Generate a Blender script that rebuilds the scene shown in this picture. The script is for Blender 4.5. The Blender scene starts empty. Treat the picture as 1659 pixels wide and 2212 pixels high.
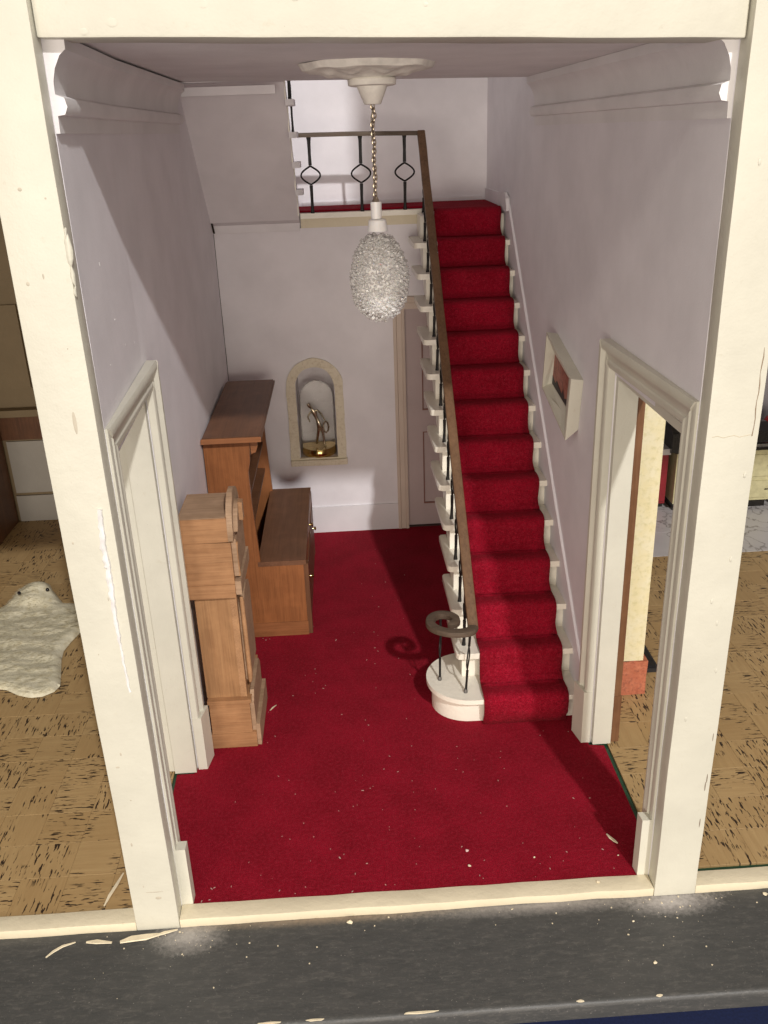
import bpy, bmesh, math, random
from mathutils import Vector, Matrix, noise
from mathutils.geometry import tessellate_polygon
random.seed(7)
scene = bpy.context.scene
PI = math.pi

# ------------------------------------------------------------------ camera
CX, CY, CZ, PITCH, YAW, ROLL, FPX = 1.20765, -4.18058, 4.48092, -0.403245, -0.038408, -0.035701, 1927.565
fwd = Vector((-math.sin(YAW)*math.cos(PITCH), math.cos(YAW)*math.cos(PITCH), math.sin(PITCH)))
rt = Vector((math.cos(YAW), math.sin(YAW), 0)); up = rt.cross(fwd)
r2 = math.cos(ROLL)*rt + math.sin(ROLL)*up
u2 = -math.sin(ROLL)*rt + math.cos(ROLL)*up
cam_d = bpy.data.cameras.new('camera'); cam = bpy.data.objects.new('camera', cam_d)
scene.collection.objects.link(cam)
M3 = Matrix((r2, u2, -fwd)).transposed()
cam.matrix_world = Matrix.Translation((CX, CY, CZ)) @ M3.to_4x4()
cam_d.sensor_fit = 'HORIZONTAL'; cam_d.sensor_width = 36; cam_d.lens = 36*FPX/1659
cam_d.clip_start = 0.05; cam_d.clip_end = 300
scene.camera = cam

# ------------------------------------------------------------------ world / lamps / exposure
world = bpy.data.worlds.new('World'); scene.world = world; world.use_nodes = True
bg = world.node_tree.nodes['Background']
bg.inputs[0].default_value = (1.0, 0.90, 0.78, 1); bg.inputs[1].default_value = 0.54

def lamp(name, loc, energy, color, radius, aim, angle=30):
    d = bpy.data.lights.new(name, 'SPOT'); d.energy = energy; d.color = color; d.shadow_soft_size = radius
    d.spot_size = math.radians(angle); d.spot_blend = 0.3
    o = bpy.data.objects.new(name, d); scene.collection.objects.link(o); o.location = loc
    o.rotation_euler = (Vector(aim)-Vector(loc)).to_track_quat('-Z', 'Y').to_euler()
    return o
lamp('room_ceiling_lamp', (9.6, -27.6, 24.6), 40000, (1.0, 0.97, 0.95), 0.55, (1.5, 3, 3), 36)
lamp('room_second_lamp', (-10.0, -24.0, 21.5), 3400, (1.0, 0.90, 0.78), 1.6, (1.5, 3, 3), 40)
fd = bpy.data.lights.new('interior_fill', 'AREA'); fd.shape = 'RECTANGLE'; fd.size = 16; fd.size_y = 9; fd.energy = 3000; fd.color = (1.0, 0.88, 0.76)  # added soft fill light, lifts the shaded interior
fo = bpy.data.objects.new('interior_fill', fd); scene.collection.objects.link(fo); fo.location = (-1.0, -17, 1.0)
fo.rotation_euler = (Vector((1.5, 3, 3))-Vector(fo.location)).to_track_quat('-Z', 'Y').to_euler()
scene.view_settings.view_transform = 'Standard'; scene.view_settings.look = 'None'
scene.view_settings.exposure = 0.0; scene.view_settings.gamma = 1.0

# ------------------------------------------------------------------ constants of the house
TW = 0.267                     # partition thickness
NY0, RUN, RISE = 1.762, 0.2713, 0.26477
DB, DU = 5.802, 6.52           # lower back wall, landing back wall
LZ = 14*RISE
def xL(y):
    if y <= 0.12: return 0.0
    if y < 1.45: return -0.075*(y-.12)/1.33
    return -0.075-0.045*(y-1.45)/4.35
def xR(y): return 3.0-0.01314*max(y, 0)
def ceil_z(x): return 4.908-0.016*x

# ------------------------------------------------------------------ helpers
COL = scene.collection
def wloc(o):
    v = Vector((0, 0, 0))
    while o is not None:
        v += Vector(o.location); o = o.parent
    return v
def obj(name, bm, m, parent=None, smooth=False, bevel=0.0, label=None):
    me = bpy.data.meshes.new(name)
    if bevel > 0:
        es = [e for e in bm.edges if len(e.link_faces) == 2 and e.calc_face_angle(0) > 0.6]
        if es: bmesh.ops.bevel(bm, geom=es, offset=bevel, segments=2, affect='EDGES', profile=0.6, clamp_overlap=True)
    bmesh.ops.recalc_face_normals(bm, faces=bm.faces)
    if parent is not None:
        bmesh.ops.translate(bm, verts=bm.verts, vec=-wloc(parent))
    bm.to_mesh(me); bm.free()
    if smooth:
        for p in me.polygons: p.use_smooth = True
        try: me.set_sharp_from_angle(angle=math.radians(38))
        except Exception: pass
    o = bpy.data.objects.new(name, me); COL.objects.link(o)
    ms = m if isinstance(m, (list, tuple)) else [m]
    for q in ms: me.materials.append(q)
    if parent is not None: o.parent = parent
    if label: o['label'] = label
    return o
def tag(o, label, cat, group=None, kind=None):
    if label: o['label'] = label
    if cat: o['category'] = cat
    if group: o['group'] = group
    if kind: o['kind'] = kind
    return o
def thing(name, label, cat, loc=(0, 0, 0), group=None):
    o = bpy.data.objects.new(name, None); COL.objects.link(o); o.location = loc; o.empty_display_size = .1
    return tag(o, label, cat, group)
def struct(name, bm, m, **k):
    o = obj(name, bm, m, **k)
    if o.parent is None: o['kind'] = 'structure'
    return o
def NB(): return bmesh.new()
def add_box(bm, x0, x1, y0, y1, z0, z1):
    v = [bm.verts.new((x, y, z)) for x in (x0, x1) for y in (y0, y1) for z in (z0, z1)]
    for f in ((0,1,3,2),(4,6,7,5),(0,4,5,1),(2,3,7,6),(0,2,6,4),(1,5,7,3)): bm.faces.new([v[i] for i in f])
    return v
def box(x0, x1, y0, y1, z0, z1):
    bm = NB(); add_box(bm, x0, x1, y0, y1, z0, z1); return bm
def add_hexa(bm, P):   # 8 points ordered as in add_box (x,y,z minor)
    v = [bm.verts.new(p) for p in P]
    for f in ((0,1,3,2),(4,6,7,5),(0,4,5,1),(2,3,7,6),(0,2,6,4),(1,5,7,3)): bm.faces.new([v[i] for i in f])
def add_slab(bm, outer, holes, mapf, t0, t1):
    """polygon (2-D, with holes) given thickness between t0 and t1; mapf(a,b,t)->3-D"""
    loops = [outer]+list(holes)
    tri = tessellate_polygon([[Vector((p[0], p[1], 0)) for p in l] for l in loops])
    flat = [p for l in loops for p in l]
    A = [bm.verts.new(mapf(p[0], p[1], t0)) for p in flat]
    B = [bm.verts.new(mapf(p[0], p[1], t1)) for p in flat]
    for t in tri:
        if len(set(t)) == 3:
            try:
                bm.faces.new([A[i] for i in t]); bm.faces.new([B[i] for i in reversed(t)])
            except ValueError: pass
    k = 0
    for l in loops:
        n = len(l)
        for i in range(n):
            a, b = k+i, k+(i+1) % n
            bm.faces.new([A[a], A[b], B[b], B[a]])
        k += n
    bmesh.ops.dissolve_limit(bm, angle_limit=0.001, verts=bm.verts, edges=bm.edges)
def add_tube(bm, pts, r, n=8, closed=False, caps=True):
    pts = [Vector(p) for p in pts]; N = len(pts)
    rr = r if isinstance(r, (list, tuple)) else [r]*N
    rings = []; prev = None
    for i, p in enumerate(pts):
        if closed: t = (pts[(i+1) % N]-pts[i-1]).normalized()
        else: t = (pts[min(i+1, N-1)]-pts[max(i-1, 0)]).normalized()
        if prev is None:
            a = Vector((0, 0, 1)) if abs(t.z) < .9 else Vector((1, 0, 0))
            s = t.cross(a).normalized()
        else:
            s = (prev-t*prev.dot(t)).normalized()
        prev = s; w = t.cross(s)
        rings.append([bm.verts.new(p+(s*math.cos(2*PI*k/n)+w*math.sin(2*PI*k/n))*rr[i]) for k in range(n)])
    M = N if closed else N-1
    for i in range(M):
        a, b = rings[i], rings[(i+1) % N]
        for k in range(n): bm.faces.new([a[k], a[(k+1) % n], b[(k+1) % n], b[k]])
    if not closed and caps:
        bm.faces.new(rings[0][::-1]); bm.faces.new(rings[-1])
def add_sweep(bm, pts, prof, upv=(0, 0, 1), closed=False):
    """sweep a 2-D profile (side, up) along pts"""
    pts = [Vector(p) for p in pts]; N = len(pts); U = Vector(upv); R = []
    for i, p in enumerate(pts):
        if closed: t = (pts[(i+1) % N]-pts[i-1]).normalized()
        else: t = (pts[min(i+1, N-1)]-pts[max(i-1, 0)]).normalized()
        s = t.cross(U).normalized(); w = s.cross(t).normalized()
        pr = prof(i/(N-1)) if callable(prof) else prof
        R.append([bm.verts.new(p+s*a+w*b) for a, b in pr])
    n = len(R[0])
    for i in range(N if closed else N-1):
        a, b = R[i], R[(i+1) % N]
        for k in range(n): bm.faces.new([a[k], a[(k+1) % n], b[(k+1) % n], b[k]])
    if not closed: bm.faces.new(R[0][::-1]); bm.faces.new(R[-1])
def add_lathe(bm, prof, c, n=24, lobes=0, amp=0):
    rings = []
    for r, z in prof:
        ring = []
        for k in range(n):
            a = 2*PI*k/n; rr = r*(1+(amp*math.cos(lobes*a) if lobes else 0))
            ring.append(bm.verts.new((c[0]+rr*math.cos(a), c[1]+rr*math.sin(a), c[2]+z)))
        rings.append(ring)
    for i in range(len(rings)-1):
        a, b = rings[i], rings[i+1]
        for k in range(n): bm.faces.new([a[k], a[(k+1) % n], b[(k+1) % n], b[k]])
    bm.faces.new(rings[0][::-1]); bm.faces.new(rings[-1])
def add_prism(bm, poly, mapf, t0, t1):
    A = [bm.verts.new(mapf(a, b, t0)) for a, b in poly]; B = [bm.verts.new(mapf(a, b, t1)) for a, b in poly]
    n = len(poly)
    bm.faces.new(A[::-1]); bm.faces.new(B)
    for i in range(n): bm.faces.new([A[i], A[(i+1) % n], B[(i+1) % n], B[i]])
def wobble(bm, amp, sc):
    for v in bm.verts:
        v.co += Vector((noise.noise(v.co*sc), noise.noise(v.co*sc+Vector((31, 0, 0))), noise.noise(v.co*sc+Vector((0, 57, 0)))))*amp
YZ = lambda a, b, t: (t, a, b)      # polygon in (y,z), thickness in x
XZ = lambda a, b, t: (a, t, b)
XY = lambda a, b, t: (a, b, t)

# ------------------------------------------------------------------ materials
def newmat(name):
    m = bpy.data.materials.new(name); m.use_nodes = True; nt = m.node_tree
    return m, nt, nt.nodes, nt.links, nt.nodes['Principled BSDF']
def coords(N, L, scale=(1, 1, 1), rot=(0, 0, 0), per_object=False):
    tc = N.new('ShaderNodeTexCoord'); mp = N.new('ShaderNodeMapping')
    mp.inputs['Scale'].default_value = scale; mp.inputs['Rotation'].default_value = rot
    L.new(tc.outputs['Object'], mp.inputs['Vector'])
    if per_object:
        oi = N.new('ShaderNodeObjectInfo'); ad = N.new('ShaderNodeVectorMath'); ad.operation = 'ADD'
        ml = N.new('ShaderNodeVectorMath'); ml.operation = 'SCALE'; ml.inputs['Scale'].default_value = 37
        cb = N.new('ShaderNodeCombineXYZ'); L.new(oi.outputs['Random'], cb.inputs[0]); L.new(oi.outputs['Random'], cb.inputs[1])
        L.new(cb.outputs[0], ml.inputs[0]); L.new(mp.outputs[0], ad.inputs[0]); L.new(ml.outputs[0], ad.inputs[1])
        return ad.outputs[0], oi
    return mp.outputs[0], None
def noi(N, L, v, sc, det=4, rough=.55):
    n = N.new('ShaderNodeTexNoise'); n.inputs['Scale'].default_value = sc; n.inputs['Detail'].default_value = det
    n.inputs['Roughness'].default_value = rough; L.new(v, n.inputs['Vector']); return n.outputs[0]
def ramp(N, L, f, stops):
    r = N.new('ShaderNodeValToRGB'); L.new(f, r.inputs[0]); e = r.color_ramp.elements
    while len(e) < len(stops): e.new(.5)
    for q, (p, c) in zip(e, stops):
        q.position = p; q.color = (c[0], c[1], c[2], 1) if isinstance(c, (tuple, list)) else (c, c, c, 1)
    return r.outputs[0]
def mix(N, L, f, a, b, mode='MIX'):
    m = N.new('ShaderNodeMix'); m.data_type = 'RGBA'; m.blend_type = mode
    if hasattr(f, 'is_output'): L.new(f, m.inputs[0])
    else: m.inputs[0].default_value = f
    for i, q in ((6, a), (7, b)):
        if hasattr(q, 'is_output'): L.new(q, m.inputs[i])
        else: m.inputs[i].default_value = (q[0], q[1], q[2], 1)
    return m.outputs[2]
def bump(N, L, B, h, strength, dist=.01, prev=None):
    b = N.new('ShaderNodeBump'); b.inputs['Strength'].default_value = strength; b.inputs['Distance'].default_value = dist
    L.new(h, b.inputs['Height'])
    if prev is not None: L.new(prev, b.inputs['Normal'])
    L.new(b.outputs[0], B.inputs['Normal']); return b.outputs[0]

def paint(name, col, rough=.45, grime=.25, brush=.35, blob=.3, dirt=None, spec=.4, seed=0.):
    m, nt, N, L, B = newmat(name); v, _ = coords(N, L, (1, 1, 1), (seed, seed*.7, 0))
    c2 = tuple(x*.90 for x in col); d = dirt or (col[0]*.66, col[1]*.58, col[2]*.45)
    f = ramp(N, L, noi(N, L, v, 2.2, 5), [(.35, 0), (.7, 1)])
    base = mix(N, L, f, col, c2)
    g = ramp(N, L, noi(N, L, v, 17, 8, .7), [(.60, 0), (.80, grime)])
    base = mix(N, L, g, base, d)
    sp = ramp(N, L, noi(N, L, v, 60, 2, .5), [(.74, 0), (.79, grime*.8)])
    base = mix(N, L, sp, base, (d[0]*.4, d[1]*.4, d[2]*.4))
    L.new(base, B.inputs['Base Color']); B.inputs['Roughness'].default_value = rough
    B.inputs['Specular IOR Level'].default_value = spec
    b1 = bump(N, L, B, noi(N, L, v, 11, 3), blob, .012)
    bump(N, L, B, noi(N, L, v, 95, 3), brush, .0025, b1)
    return m
M_CREAM = paint('cream_gloss_paint', (.62, .60, .50), .42, .34, .4, .3)
M_TRIM = paint('cream_trim_paint', (.655, .635, .535), .38, .35, .4, .25, seed=1.1)
M_SILL = paint('cream_sill_paint', (.74, .66, .48), .45, .5, .6, .5, seed=.4)
M_STAIR = paint('ivory_stair_paint', (.83, .79, .68), .28, .22, .25, .5, seed=2.)
M_WALL = paint('lavender_wall_paint', (.84, .815, .845), .62, .14, .35, .14, dirt=(.60, .54, .52), spec=.25)
M_SOFFIT = paint('pale_lilac_paint', (.83, .805, .825), .65, .08, .3, .1, dirt=(.42, .37, .36), spec=.25, seed=.9)
M_CEIL = paint('ceiling_paint', (.82, .80, .80), .7, .12, .35, .2, dirt=(.4, .35, .33), spec=.2)
M_SKIRT = paint('white_skirting_paint', (.80, .78, .80), .5, .12, .2, .12)
M_DOOR = paint('mauve_door_paint', (.52, .42, .41), .5, .1, .3, .2, dirt=(.25, .15, .12))
M_DOORTRIM = paint('tan_door_trim_paint', (.66, .55, .46), .5, .15, .3, .2)
M_GREY = paint('kitchen_grey_paint', (.45, .44, .48), .6, .1)
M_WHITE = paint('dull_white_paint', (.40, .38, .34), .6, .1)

def wood(name, c1, c2, axis=2, rough=.5, sc=1.0, spec=.3):
    m, nt, N, L, B = newmat(name)
    s = [26*sc, 26*sc, 26*sc]; s[axis] = 1.3*sc
    v, oi = coords(N, L, tuple(s), (0, 0, 0), True)
    n1 = noi(N, L, v, 1.0, 7, .65)
    base = mix(N, L, ramp(N, L, n1, [(.3, 0), (.7, 1)]), c1, c2)
    s2 = [90*sc]*3; s2[axis] = 3*sc
    v2, _ = coords(N, L, tuple(s2)); n2 = noi(N, L, v2, 1.0, 3)
    base = mix(N, L, ramp(N, L, n2, [(.45, 0), (.75, .5)]), base, tuple(x*.6 for x in c1))
    v3, _ = coords(N, L); n3 = noi(N, L, v3, 5, 4)
    base = mix(N, L, ramp(N, L, n3, [(.45, 0), (.75, .35)]), base, tuple(min(1, x*1.5) for x in c2))
    L.new(base, B.inputs['Base Color']); B.inputs['Roughness'].default_value = rough
    B.inputs['Specular IOR Level'].default_value = spec
    bump(N, L, B, n2, .35, .004)
    return m
M_OAK_V = wood('honey_wood_upright', (.29, .148, .066), (.39, .215, .10), 2)
M_OAK_X = wood('honey_wood_across', (.30, .148, .066), (.41, .22, .105), 0)
M_OAK_Y = wood('honey_wood_deep', (.33, .175, .085), (.44, .25, .125), 1)
M_OAK_DUSTY = wood('dusty_wood', (.30, .19, .11), (.42, .28, .18), 0, .75, 1.4)
M_RED_V = wood('red_brown_wood_upright', (.22, .080, .028), (.31, .12, .043), 2, .42)
M_RED_X = wood('red_brown_wood_across', (.22, .085, .032), (.31, .125, .05), 0, .42)
M_DARKTOP = wood('dark_wood_top', (.135, .062, .033), (.185, .088, .047), 1, .42, .6)
M_DARKPANEL = wood('dark_stained_wood', (.10, .045, .022), (.16, .07, .033), 2, .45)
M_RAIL = wood('handrail_wood', (.10, .052, .026), (.17, .095, .05), 1, .48, 1.6)
M_VOLUTE = wood('volute_wood', (.07, .05, .033), (.12, .085, .06), 0, .55, 2)
M_BROWN = wood('brown_casing_wood', (.14, .062, .028), (.20, .10, .05), 2, .38)

def simple(name, col, rough=.5, metal=0., spec=.5):
    m, nt, N, L, B = newmat(name); v, _ = coords(N, L)
    c = mix(N, L, ramp(N, L, noi(N, L, v, 14, 5), [(.35, 0), (.7, 1)]), col, tuple(x*.78 for x in col))
    L.new(c, B.inputs['Base Color']); B.inputs['Roughness'].default_value = rough
    B.inputs['Metallic'].default_value = metal; B.inputs['Specular IOR Level'].default_value = spec
    bump(N, L, B, noi(N, L, v, 60, 3), .25, .004); return m
M_IRON = simple('black_iron', (.009, .007, .006), .5, 0, .3)
M_BRASS = simple('brass', (.78, .56, .22), .16, 1)
M_GOLD = simple('silver_gilt_metal', (.70, .62, .46), .22, 1)
M_CHAIN = simple('antique_chain', (.55, .47, .36), .3, 1)
M_BLACK = simple('black_enamel', (.016, .014, .011), .22)
M_BLACKCLOTH = simple('black_slate', (.02, .02, .022), .5)
M_STOVE = simple('pale_yellow_enamel', (.56, .52, .30), .28)
M_REDCAB = simple('dark_red_cabinet', (.26, .012, .02), .4)
M_WORKTOP = simple('pale_worktop', (.5, .47, .46), .35)
M_STEEL = simple('steel', (.5, .5, .5), .25, 1)
M_REDPOT = simple('red_china', (.55, .02, .025), .2)
M_PLASTER = simple('pale_plaster_glue', (.82, .80, .78), .55)
M_SHAVING = simple('cream_wood_shaving', (.80, .70, .50), .6)
M_CHINA = simple('ceiling_rose_plaster', (.80, .77, .70), .6)
M_GREEN = simple('green_underfloor_paint', (.012, .06, .028), .5)
M_EYE = simple('black_bead', (.006, .005, .008), .15)
M_DUST = simple('pale_lint', (.55, .38, .34), .9)

# red pile carpet
def carpet(name, c1, c2, c3):
    m, nt, N, L, B = newmat(name); v, _ = coords(N, L)
    big = noi(N, L, v, 2.6, 6, .65); fine = noi(N, L, v, 170, 2, .6); mid = noi(N, L, v, 42, 3, .6)
    c = mix(N, L, ramp(N, L, big, [(.38, 0), (.66, 1)]), c1, c2)
    c = mix(N, L, ramp(N, L, mid, [(.42, 0), (.72, .6)]), c, c3)
    c = mix(N, L, ramp(N, L, fine, [(.35, .8), (.60, 0)]), c, tuple(x*.3 for x in c1))
    sp = ramp(N, L, noi(N, L, v, 90, 1, .4), [(.80, 0), (.84, .5)])
    c = mix(N, L, sp, c, (.5, .28, .25))
    L.new(c, B.inputs['Base Color']); B.inputs['Roughness'].default_value = .95
    B.inputs['Specular IOR Level'].default_value = .1
    B.inputs['Sheen Weight'].default_value = .06; B.inputs['Sheen Roughness'].default_value = .5
    B.inputs['Sheen Tint'].default_value = (.9, .25, .25, 1)
    b1 = bump(N, L, B, mid, .5, .01)
    bump(N, L, B, fine, .9, .006, b1); return m
M_CARPET = carpet('red_pile_carpet', (.25, .0028, .014), (.36, .005, .024), (.40, .022, .045))

# cork tiles : grain + dark bark dashes
def cork(name, axis):
    m, nt, N, L, B = newmat(name)
    a = (2.2, 30, 1) if axis == 0 else (30, 2.2, 1)
    v, oi = coords(N, L, a, (0, 0, 0), True)
    grain = noi(N, L, v, 1, 5, .6)
    c = mix(N, L, ramp(N, L, grain, [(.3, 0), (.7, 1)]), (.38, .25, .115), (.48, .335, .16))
    va, _ = coords(N, L, (1, 1, 1), (0, 0, 0), True)
    c = mix(N, L, ramp(N, L, noi(N, L, va, 2.2, 4), [(.35, 0), (.75, .5)]), c, (.33, .22, .10))
    # per tile tone
    ra = N.new('ShaderNodeMapRange'); L.new(oi.outputs['Random'], ra.inputs[0]); ra.inputs[3].default_value = .0; ra.inputs[4].default_value = .45
    c = mix(N, L, ra.outputs[0], c, (.34, .215, .09))
    # bark dashes gathered in clusters
    s = (9, 58, 1) if axis == 0 else (58, 9, 1)
    vd, _ = coords(N, L, s, (0, 0, 0), True)
    d = ramp(N, L, noi(N, L, vd, 1, 2, .6), [(.575, 0), (.592, 1)])
    vc, _ = coords(N, L, (1, 1, 1), (0, 0, 0), True)
    cl = ramp(N, L, noi(N, L, vc, 3.0, 2, .5), [(.44, 0), (.50, 1)])
    mm = N.new('ShaderNodeMath'); mm.operation = 'MULTIPLY'; L.new(d, mm.inputs[0]); L.new(cl, mm.inputs[1])
    c = mix(N, L, mm.outputs[0], c, (.035, .022, .014))
    L.new(c, B.inputs['Base Color']); B.inputs['Roughness'].default_value = .5; B.inputs['Specular IOR Level'].default_value = .3
    bump(N, L, B, grain, .2, .004); return m
M_CORK = [cork('cork_grain_across', 0), cork('cork_grain_deep', 1)]

# marble tile
m, nt, N, L, B = newmat('white_marble_tile'); v, _ = coords(N, L, (1, 1, 1), (0, 0, .5), True)
n = noi(N, L, v, 1.6, 6, .6)
c = mix(N, L, ramp(N, L, n, [(.485, 0), (.5, 1), (.515, 0)]), (.52, .50, .49), (.16, .14, .13))
c = mix(N, L, ramp(N, L, noi(N, L, v, 3, 3), [(.4, 0), (.7, .3)]), c, (.38, .36, .36))
L.new(c, B.inputs['Base Color']); B.inputs['Roughness'].default_value = .3; M_MARBLE = m

# dark painted base board with scuffs and sanding dust near the posts
m, nt, N, L, B = newmat('dark_grey_board_paint'); v, _ = coords(N, L, (2.2, 7, 7)); vo, _ = coords(N, L)
c = mix(N, L, ramp(N, L, noi(N, L, v, 2.2, 7, .7), [(.35, 0), (.7, 1)]), (.050, .051, .049), (.068, .067, .063))
c = mix(N, L, ramp(N, L, noi(N, L, vo, 34, 6, .75), [(.56, 0), (.78, .35)]), c, (.25, .23, .21))
c = mix(N, L, ramp(N, L, noi(N, L, vo, 75, 2, .5), [(.72, 0), (.76, .7)]), c, (.3, .28, .25))
def dustpatch(c, x, y, rx, ry, col, amt, th=.25):
    sub = N.new('ShaderNodeVectorMath'); sub.operation = 'SUBTRACT'; L.new(vo, sub.inputs[0]); sub.inputs[1].default_value = (x, y, -.06)
    sc = N.new('ShaderNodeVectorMath'); sc.operation = 'MULTIPLY'; L.new(sub.outputs[0], sc.inputs[0]); sc.inputs[1].default_value = (1/rx, 1/ry, 0)
    ln = N.new('ShaderNodeVectorMath'); ln.operation = 'LENGTH'; L.new(sc.outputs[0], ln.inputs[0])
    inv = N.new('ShaderNodeMath'); inv.operation = 'SUBTRACT'; inv.inputs[0].default_value = 1.0; L.new(ln.outputs['Value'], inv.inputs[1])
    ad = N.new('ShaderNodeMath'); ad.operation = 'MULTIPLY_ADD'; nn = noi(N, L, vo, 38, 6, .75)
    L.new(nn, ad.inputs[0]); ad.inputs[1].default_value = 1.1; L.new(inv.outputs[0], ad.inputs[2])
    hf = N.new('ShaderNodeMath'); hf.operation = 'MULTIPLY'; hf.inputs[1].default_value = .5; L.new(ad.outputs[0], hf.inputs[0])
    f = ramp(N, L, hf.outputs[0], [(.34, 0), (.52, amt*.35), (.80, amt)])
    return mix(N, L, f, c, col)
c = mix(N, L, ramp(N, L, noi(N, L, v, 5.5, 6, .75), [(.52, 0), (.70, .45)]), c, (.15, .14, .125))
c = dustpatch(c, .06, -.06, .30, .19, (.6, .56, .51), .62)
c = dustpatch(c, 3.10, -.05, .40, .14, (.66, .61, .57), .62)
c = dustpatch(c, 2.3, -.01, 1.3, .10, (.5, .46, .43), .5)
c = dustpatch(c, .9, -.0, 1.2, .07, (.45, .33, .22), .45)
L.new(c, B.inputs['Base Color']); B.inputs['Roughness'].default_value = .48
bump(N, L, B, noi(N, L, v, 8, 5), .35, .006); M_BOARD = m

m, nt, N, L, B = newmat('navy_cloth'); v, _ = coords(N, L)
c = mix(N, L, ramp(N, L, noi(N, L, v, 60, 3), [(.3, 0), (.7, 1)]), (.006, .012, .05), (.01, .02, .085))
L.new(c, B.inputs['Base Color']); B.inputs['Roughness'].default_value = .95; M_NAVY = m

# yellowish mottled wallpaper, terracotta, stone trim
def mottled(name, a, b, c3, sc, rough=.8, bs=.3):
    m, nt, N, L, B = newmat(name); v, _ = coords(N, L)
    n1 = noi(N, L, v, sc, 6, .7); n2 = noi(N, L, v, sc*2.7, 4, .6)
    c = mix(N, L, ramp(N, L, n1, [(.35, 0), (.65, 1)]), a, b)
    c = mix(N, L, ramp(N, L, n2, [(.5, 0), (.7, .55)]), c, c3)
    L.new(c, B.inputs['Base Color']); B.inputs['Roughness'].default_value = rough
    bump(N, L, B, n2, bs, .008); return m
M_PAPER = mottled('yellow_mottled_paper', (.72, .64, .38), (.74, .68, .48), (.52, .47, .22), 9)
M_TERRA = mottled('terracotta', (.40, .11, .055), (.50, .17, .09), (.12, .04, .03), 16, .7, 1.)
M_STONE = mottled('crackled_stone_trim', (.72, .65, .49), (.78, .71, .56), (.52, .43, .29), 15, .6, .6)
M_NICHE = mottled('niche_grey_lining', (.70, .67, .68), (.76, .73, .74), (.60, .56, .56), 6, .8, .2)
M_FUR = mottled('cream_fur', (.58, .54, .39), (.67, .63, .48), (.45, .38, .21), 6, .9, .9)
M_BRICK = mottled('brick', (.30, .15, .10), (.38, .21, .15), (.2, .1, .07), 20, .85, .8)
M_PICTURE = mottled('painted_sunset_picture', (.30, .08, .05), (.42, .18, .14), (.03, .02, .03), 8, .5, .1)
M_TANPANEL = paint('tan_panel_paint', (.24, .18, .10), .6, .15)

# translucent glass beads of the lamp / clear dome
m, nt, N, L, B = newmat('clear_glass'); B.inputs['Transmission Weight'].default_value = 1; B.inputs['Roughness'].default_value = .02
B.inputs['IOR'].default_value = 1.12; B.inputs['Base Color'].default_value = (.96, .96, .94, 1); M_GLASS = m
m, nt, N, L, B = newmat('glass_beads')
B.inputs['Base Color'].default_value = (.97, .96, .94, 1); B.inputs['Roughness'].default_value = .05
B.inputs['Transmission Weight'].default_value = .62; B.inputs['IOR'].default_value = 1.5; M_BEAD = m
m, nt, N, L, B = newmat('frosted_lamp_core'); v, _ = coords(N, L)
c = mix(N, L, ramp(N, L, noi(N, L, v, 20, 4), [(.3, 0), (.7, 1)]), (.86, .85, .83), (.92, .91, .89))
L.new(c, B.inputs['Base Color']); B.inputs['Roughness'].default_value = .35; B.inputs['Subsurface Weight'].default_value = .2
B.inputs['Subsurface Radius'].default_value = (.05, .04, .03); M_FROST = m

# ================================================================== SETTING
# ---- floors
struct('ground', box(-30, 34, -20, 30, -1.25, -1.15), M_NAVY, label='navy blue cloth surface below the house')
bm = box(-6, 9, -.715, 8, -.178, -.06)
bmesh.ops.bevel(bm, geom=[e for e in bm.edges if all(abs(v.co.y+.715) < 1e-4 and abs(v.co.z+.06) < 1e-4 for v in e.verts)], offset=.03, segments=4, affect='EDGES', profile=.5)
board = struct('base_board', bm, M_BOARD, smooth=True, label='dark grey painted board with pale dust by the posts')
bm = NB()   # chipped pale spots along the board's front edge
for cx_, w in ((.60, .07), (.86, .05), (1.45, .10), (2.35, .02), (2.8, .02)):
    P = [(cx_+w*math.cos(a)*(.8+.4*random.random()), -.694+.006*math.sin(a)*(.7+.6*random.random())) for a in [2*PI*k/14 for k in range(14)]]
    add_prism(bm, P, XY, -.0665, -.0575)
obj('chipped_edge', bm, M_SHAVING, board, label='bare pale chips on the front edge')
struct('underfloor', box(-6, 9, .02, 8, -.058, -.024), M_GREEN, label='green painted underfloor showing as a thin strip at the right doorway')
car = [(xL(.127)-.03, .127), (3.03, .127), (3.03, .25), (3.078, .26), (3.082, 1.44), (2.97, 1.46), (2.95, 5.86), (-.16, 5.86), (-.15, 1.60), (-.10, 1.40), (-.235, 1.40), (-.225, .9), (-.20, .26), (-.02, .25)]
bm = NB(); add_slab(bm, car, [], XY, -.022, 0.0)
hall_floor = struct('floor', bm, M_CARPET, bevel=0, label='red carpet covering the hall floor')
# lint on the carpet (nobody could count it)
bm = NB()
for i in range(170):
    x, y = random.uniform(.05, 2.95), .14+5.2*random.random()**1.7
    if x > 1.75 and y > 1.7: continue
    s = random.choice((.0012, .0016, .0022, .003))*(1.7 if random.random() < .06 else 1)
    a = random.uniform(0, PI); e = random.uniform(1, 3.0)
    d = Vector((math.cos(a), math.sin(a), 0))*s*e; w = Vector((-math.sin(a), math.cos(a), 0))*s*.7; c0 = Vector((x, y, .003))
    P = [c0-d-w, c0+d-w, c0+d+w, c0-d+w]
    T = [q+Vector((0, 0, .003)) for q in P]
    vb = [bm.verts.new(q) for q in P]; vt = [bm.verts.new(q) for q in T]
    bm.faces.new(vt)
    for k in range(4): bm.faces.new([vb[k], vb[(k+1) % 4], vt[(k+1) % 4], vt[k]])
tag(obj('lint', bm, M_DUST), 'pale specks of lint scattered over the red carpet', 'lint', kind='stuff')
bm = NB()
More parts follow.
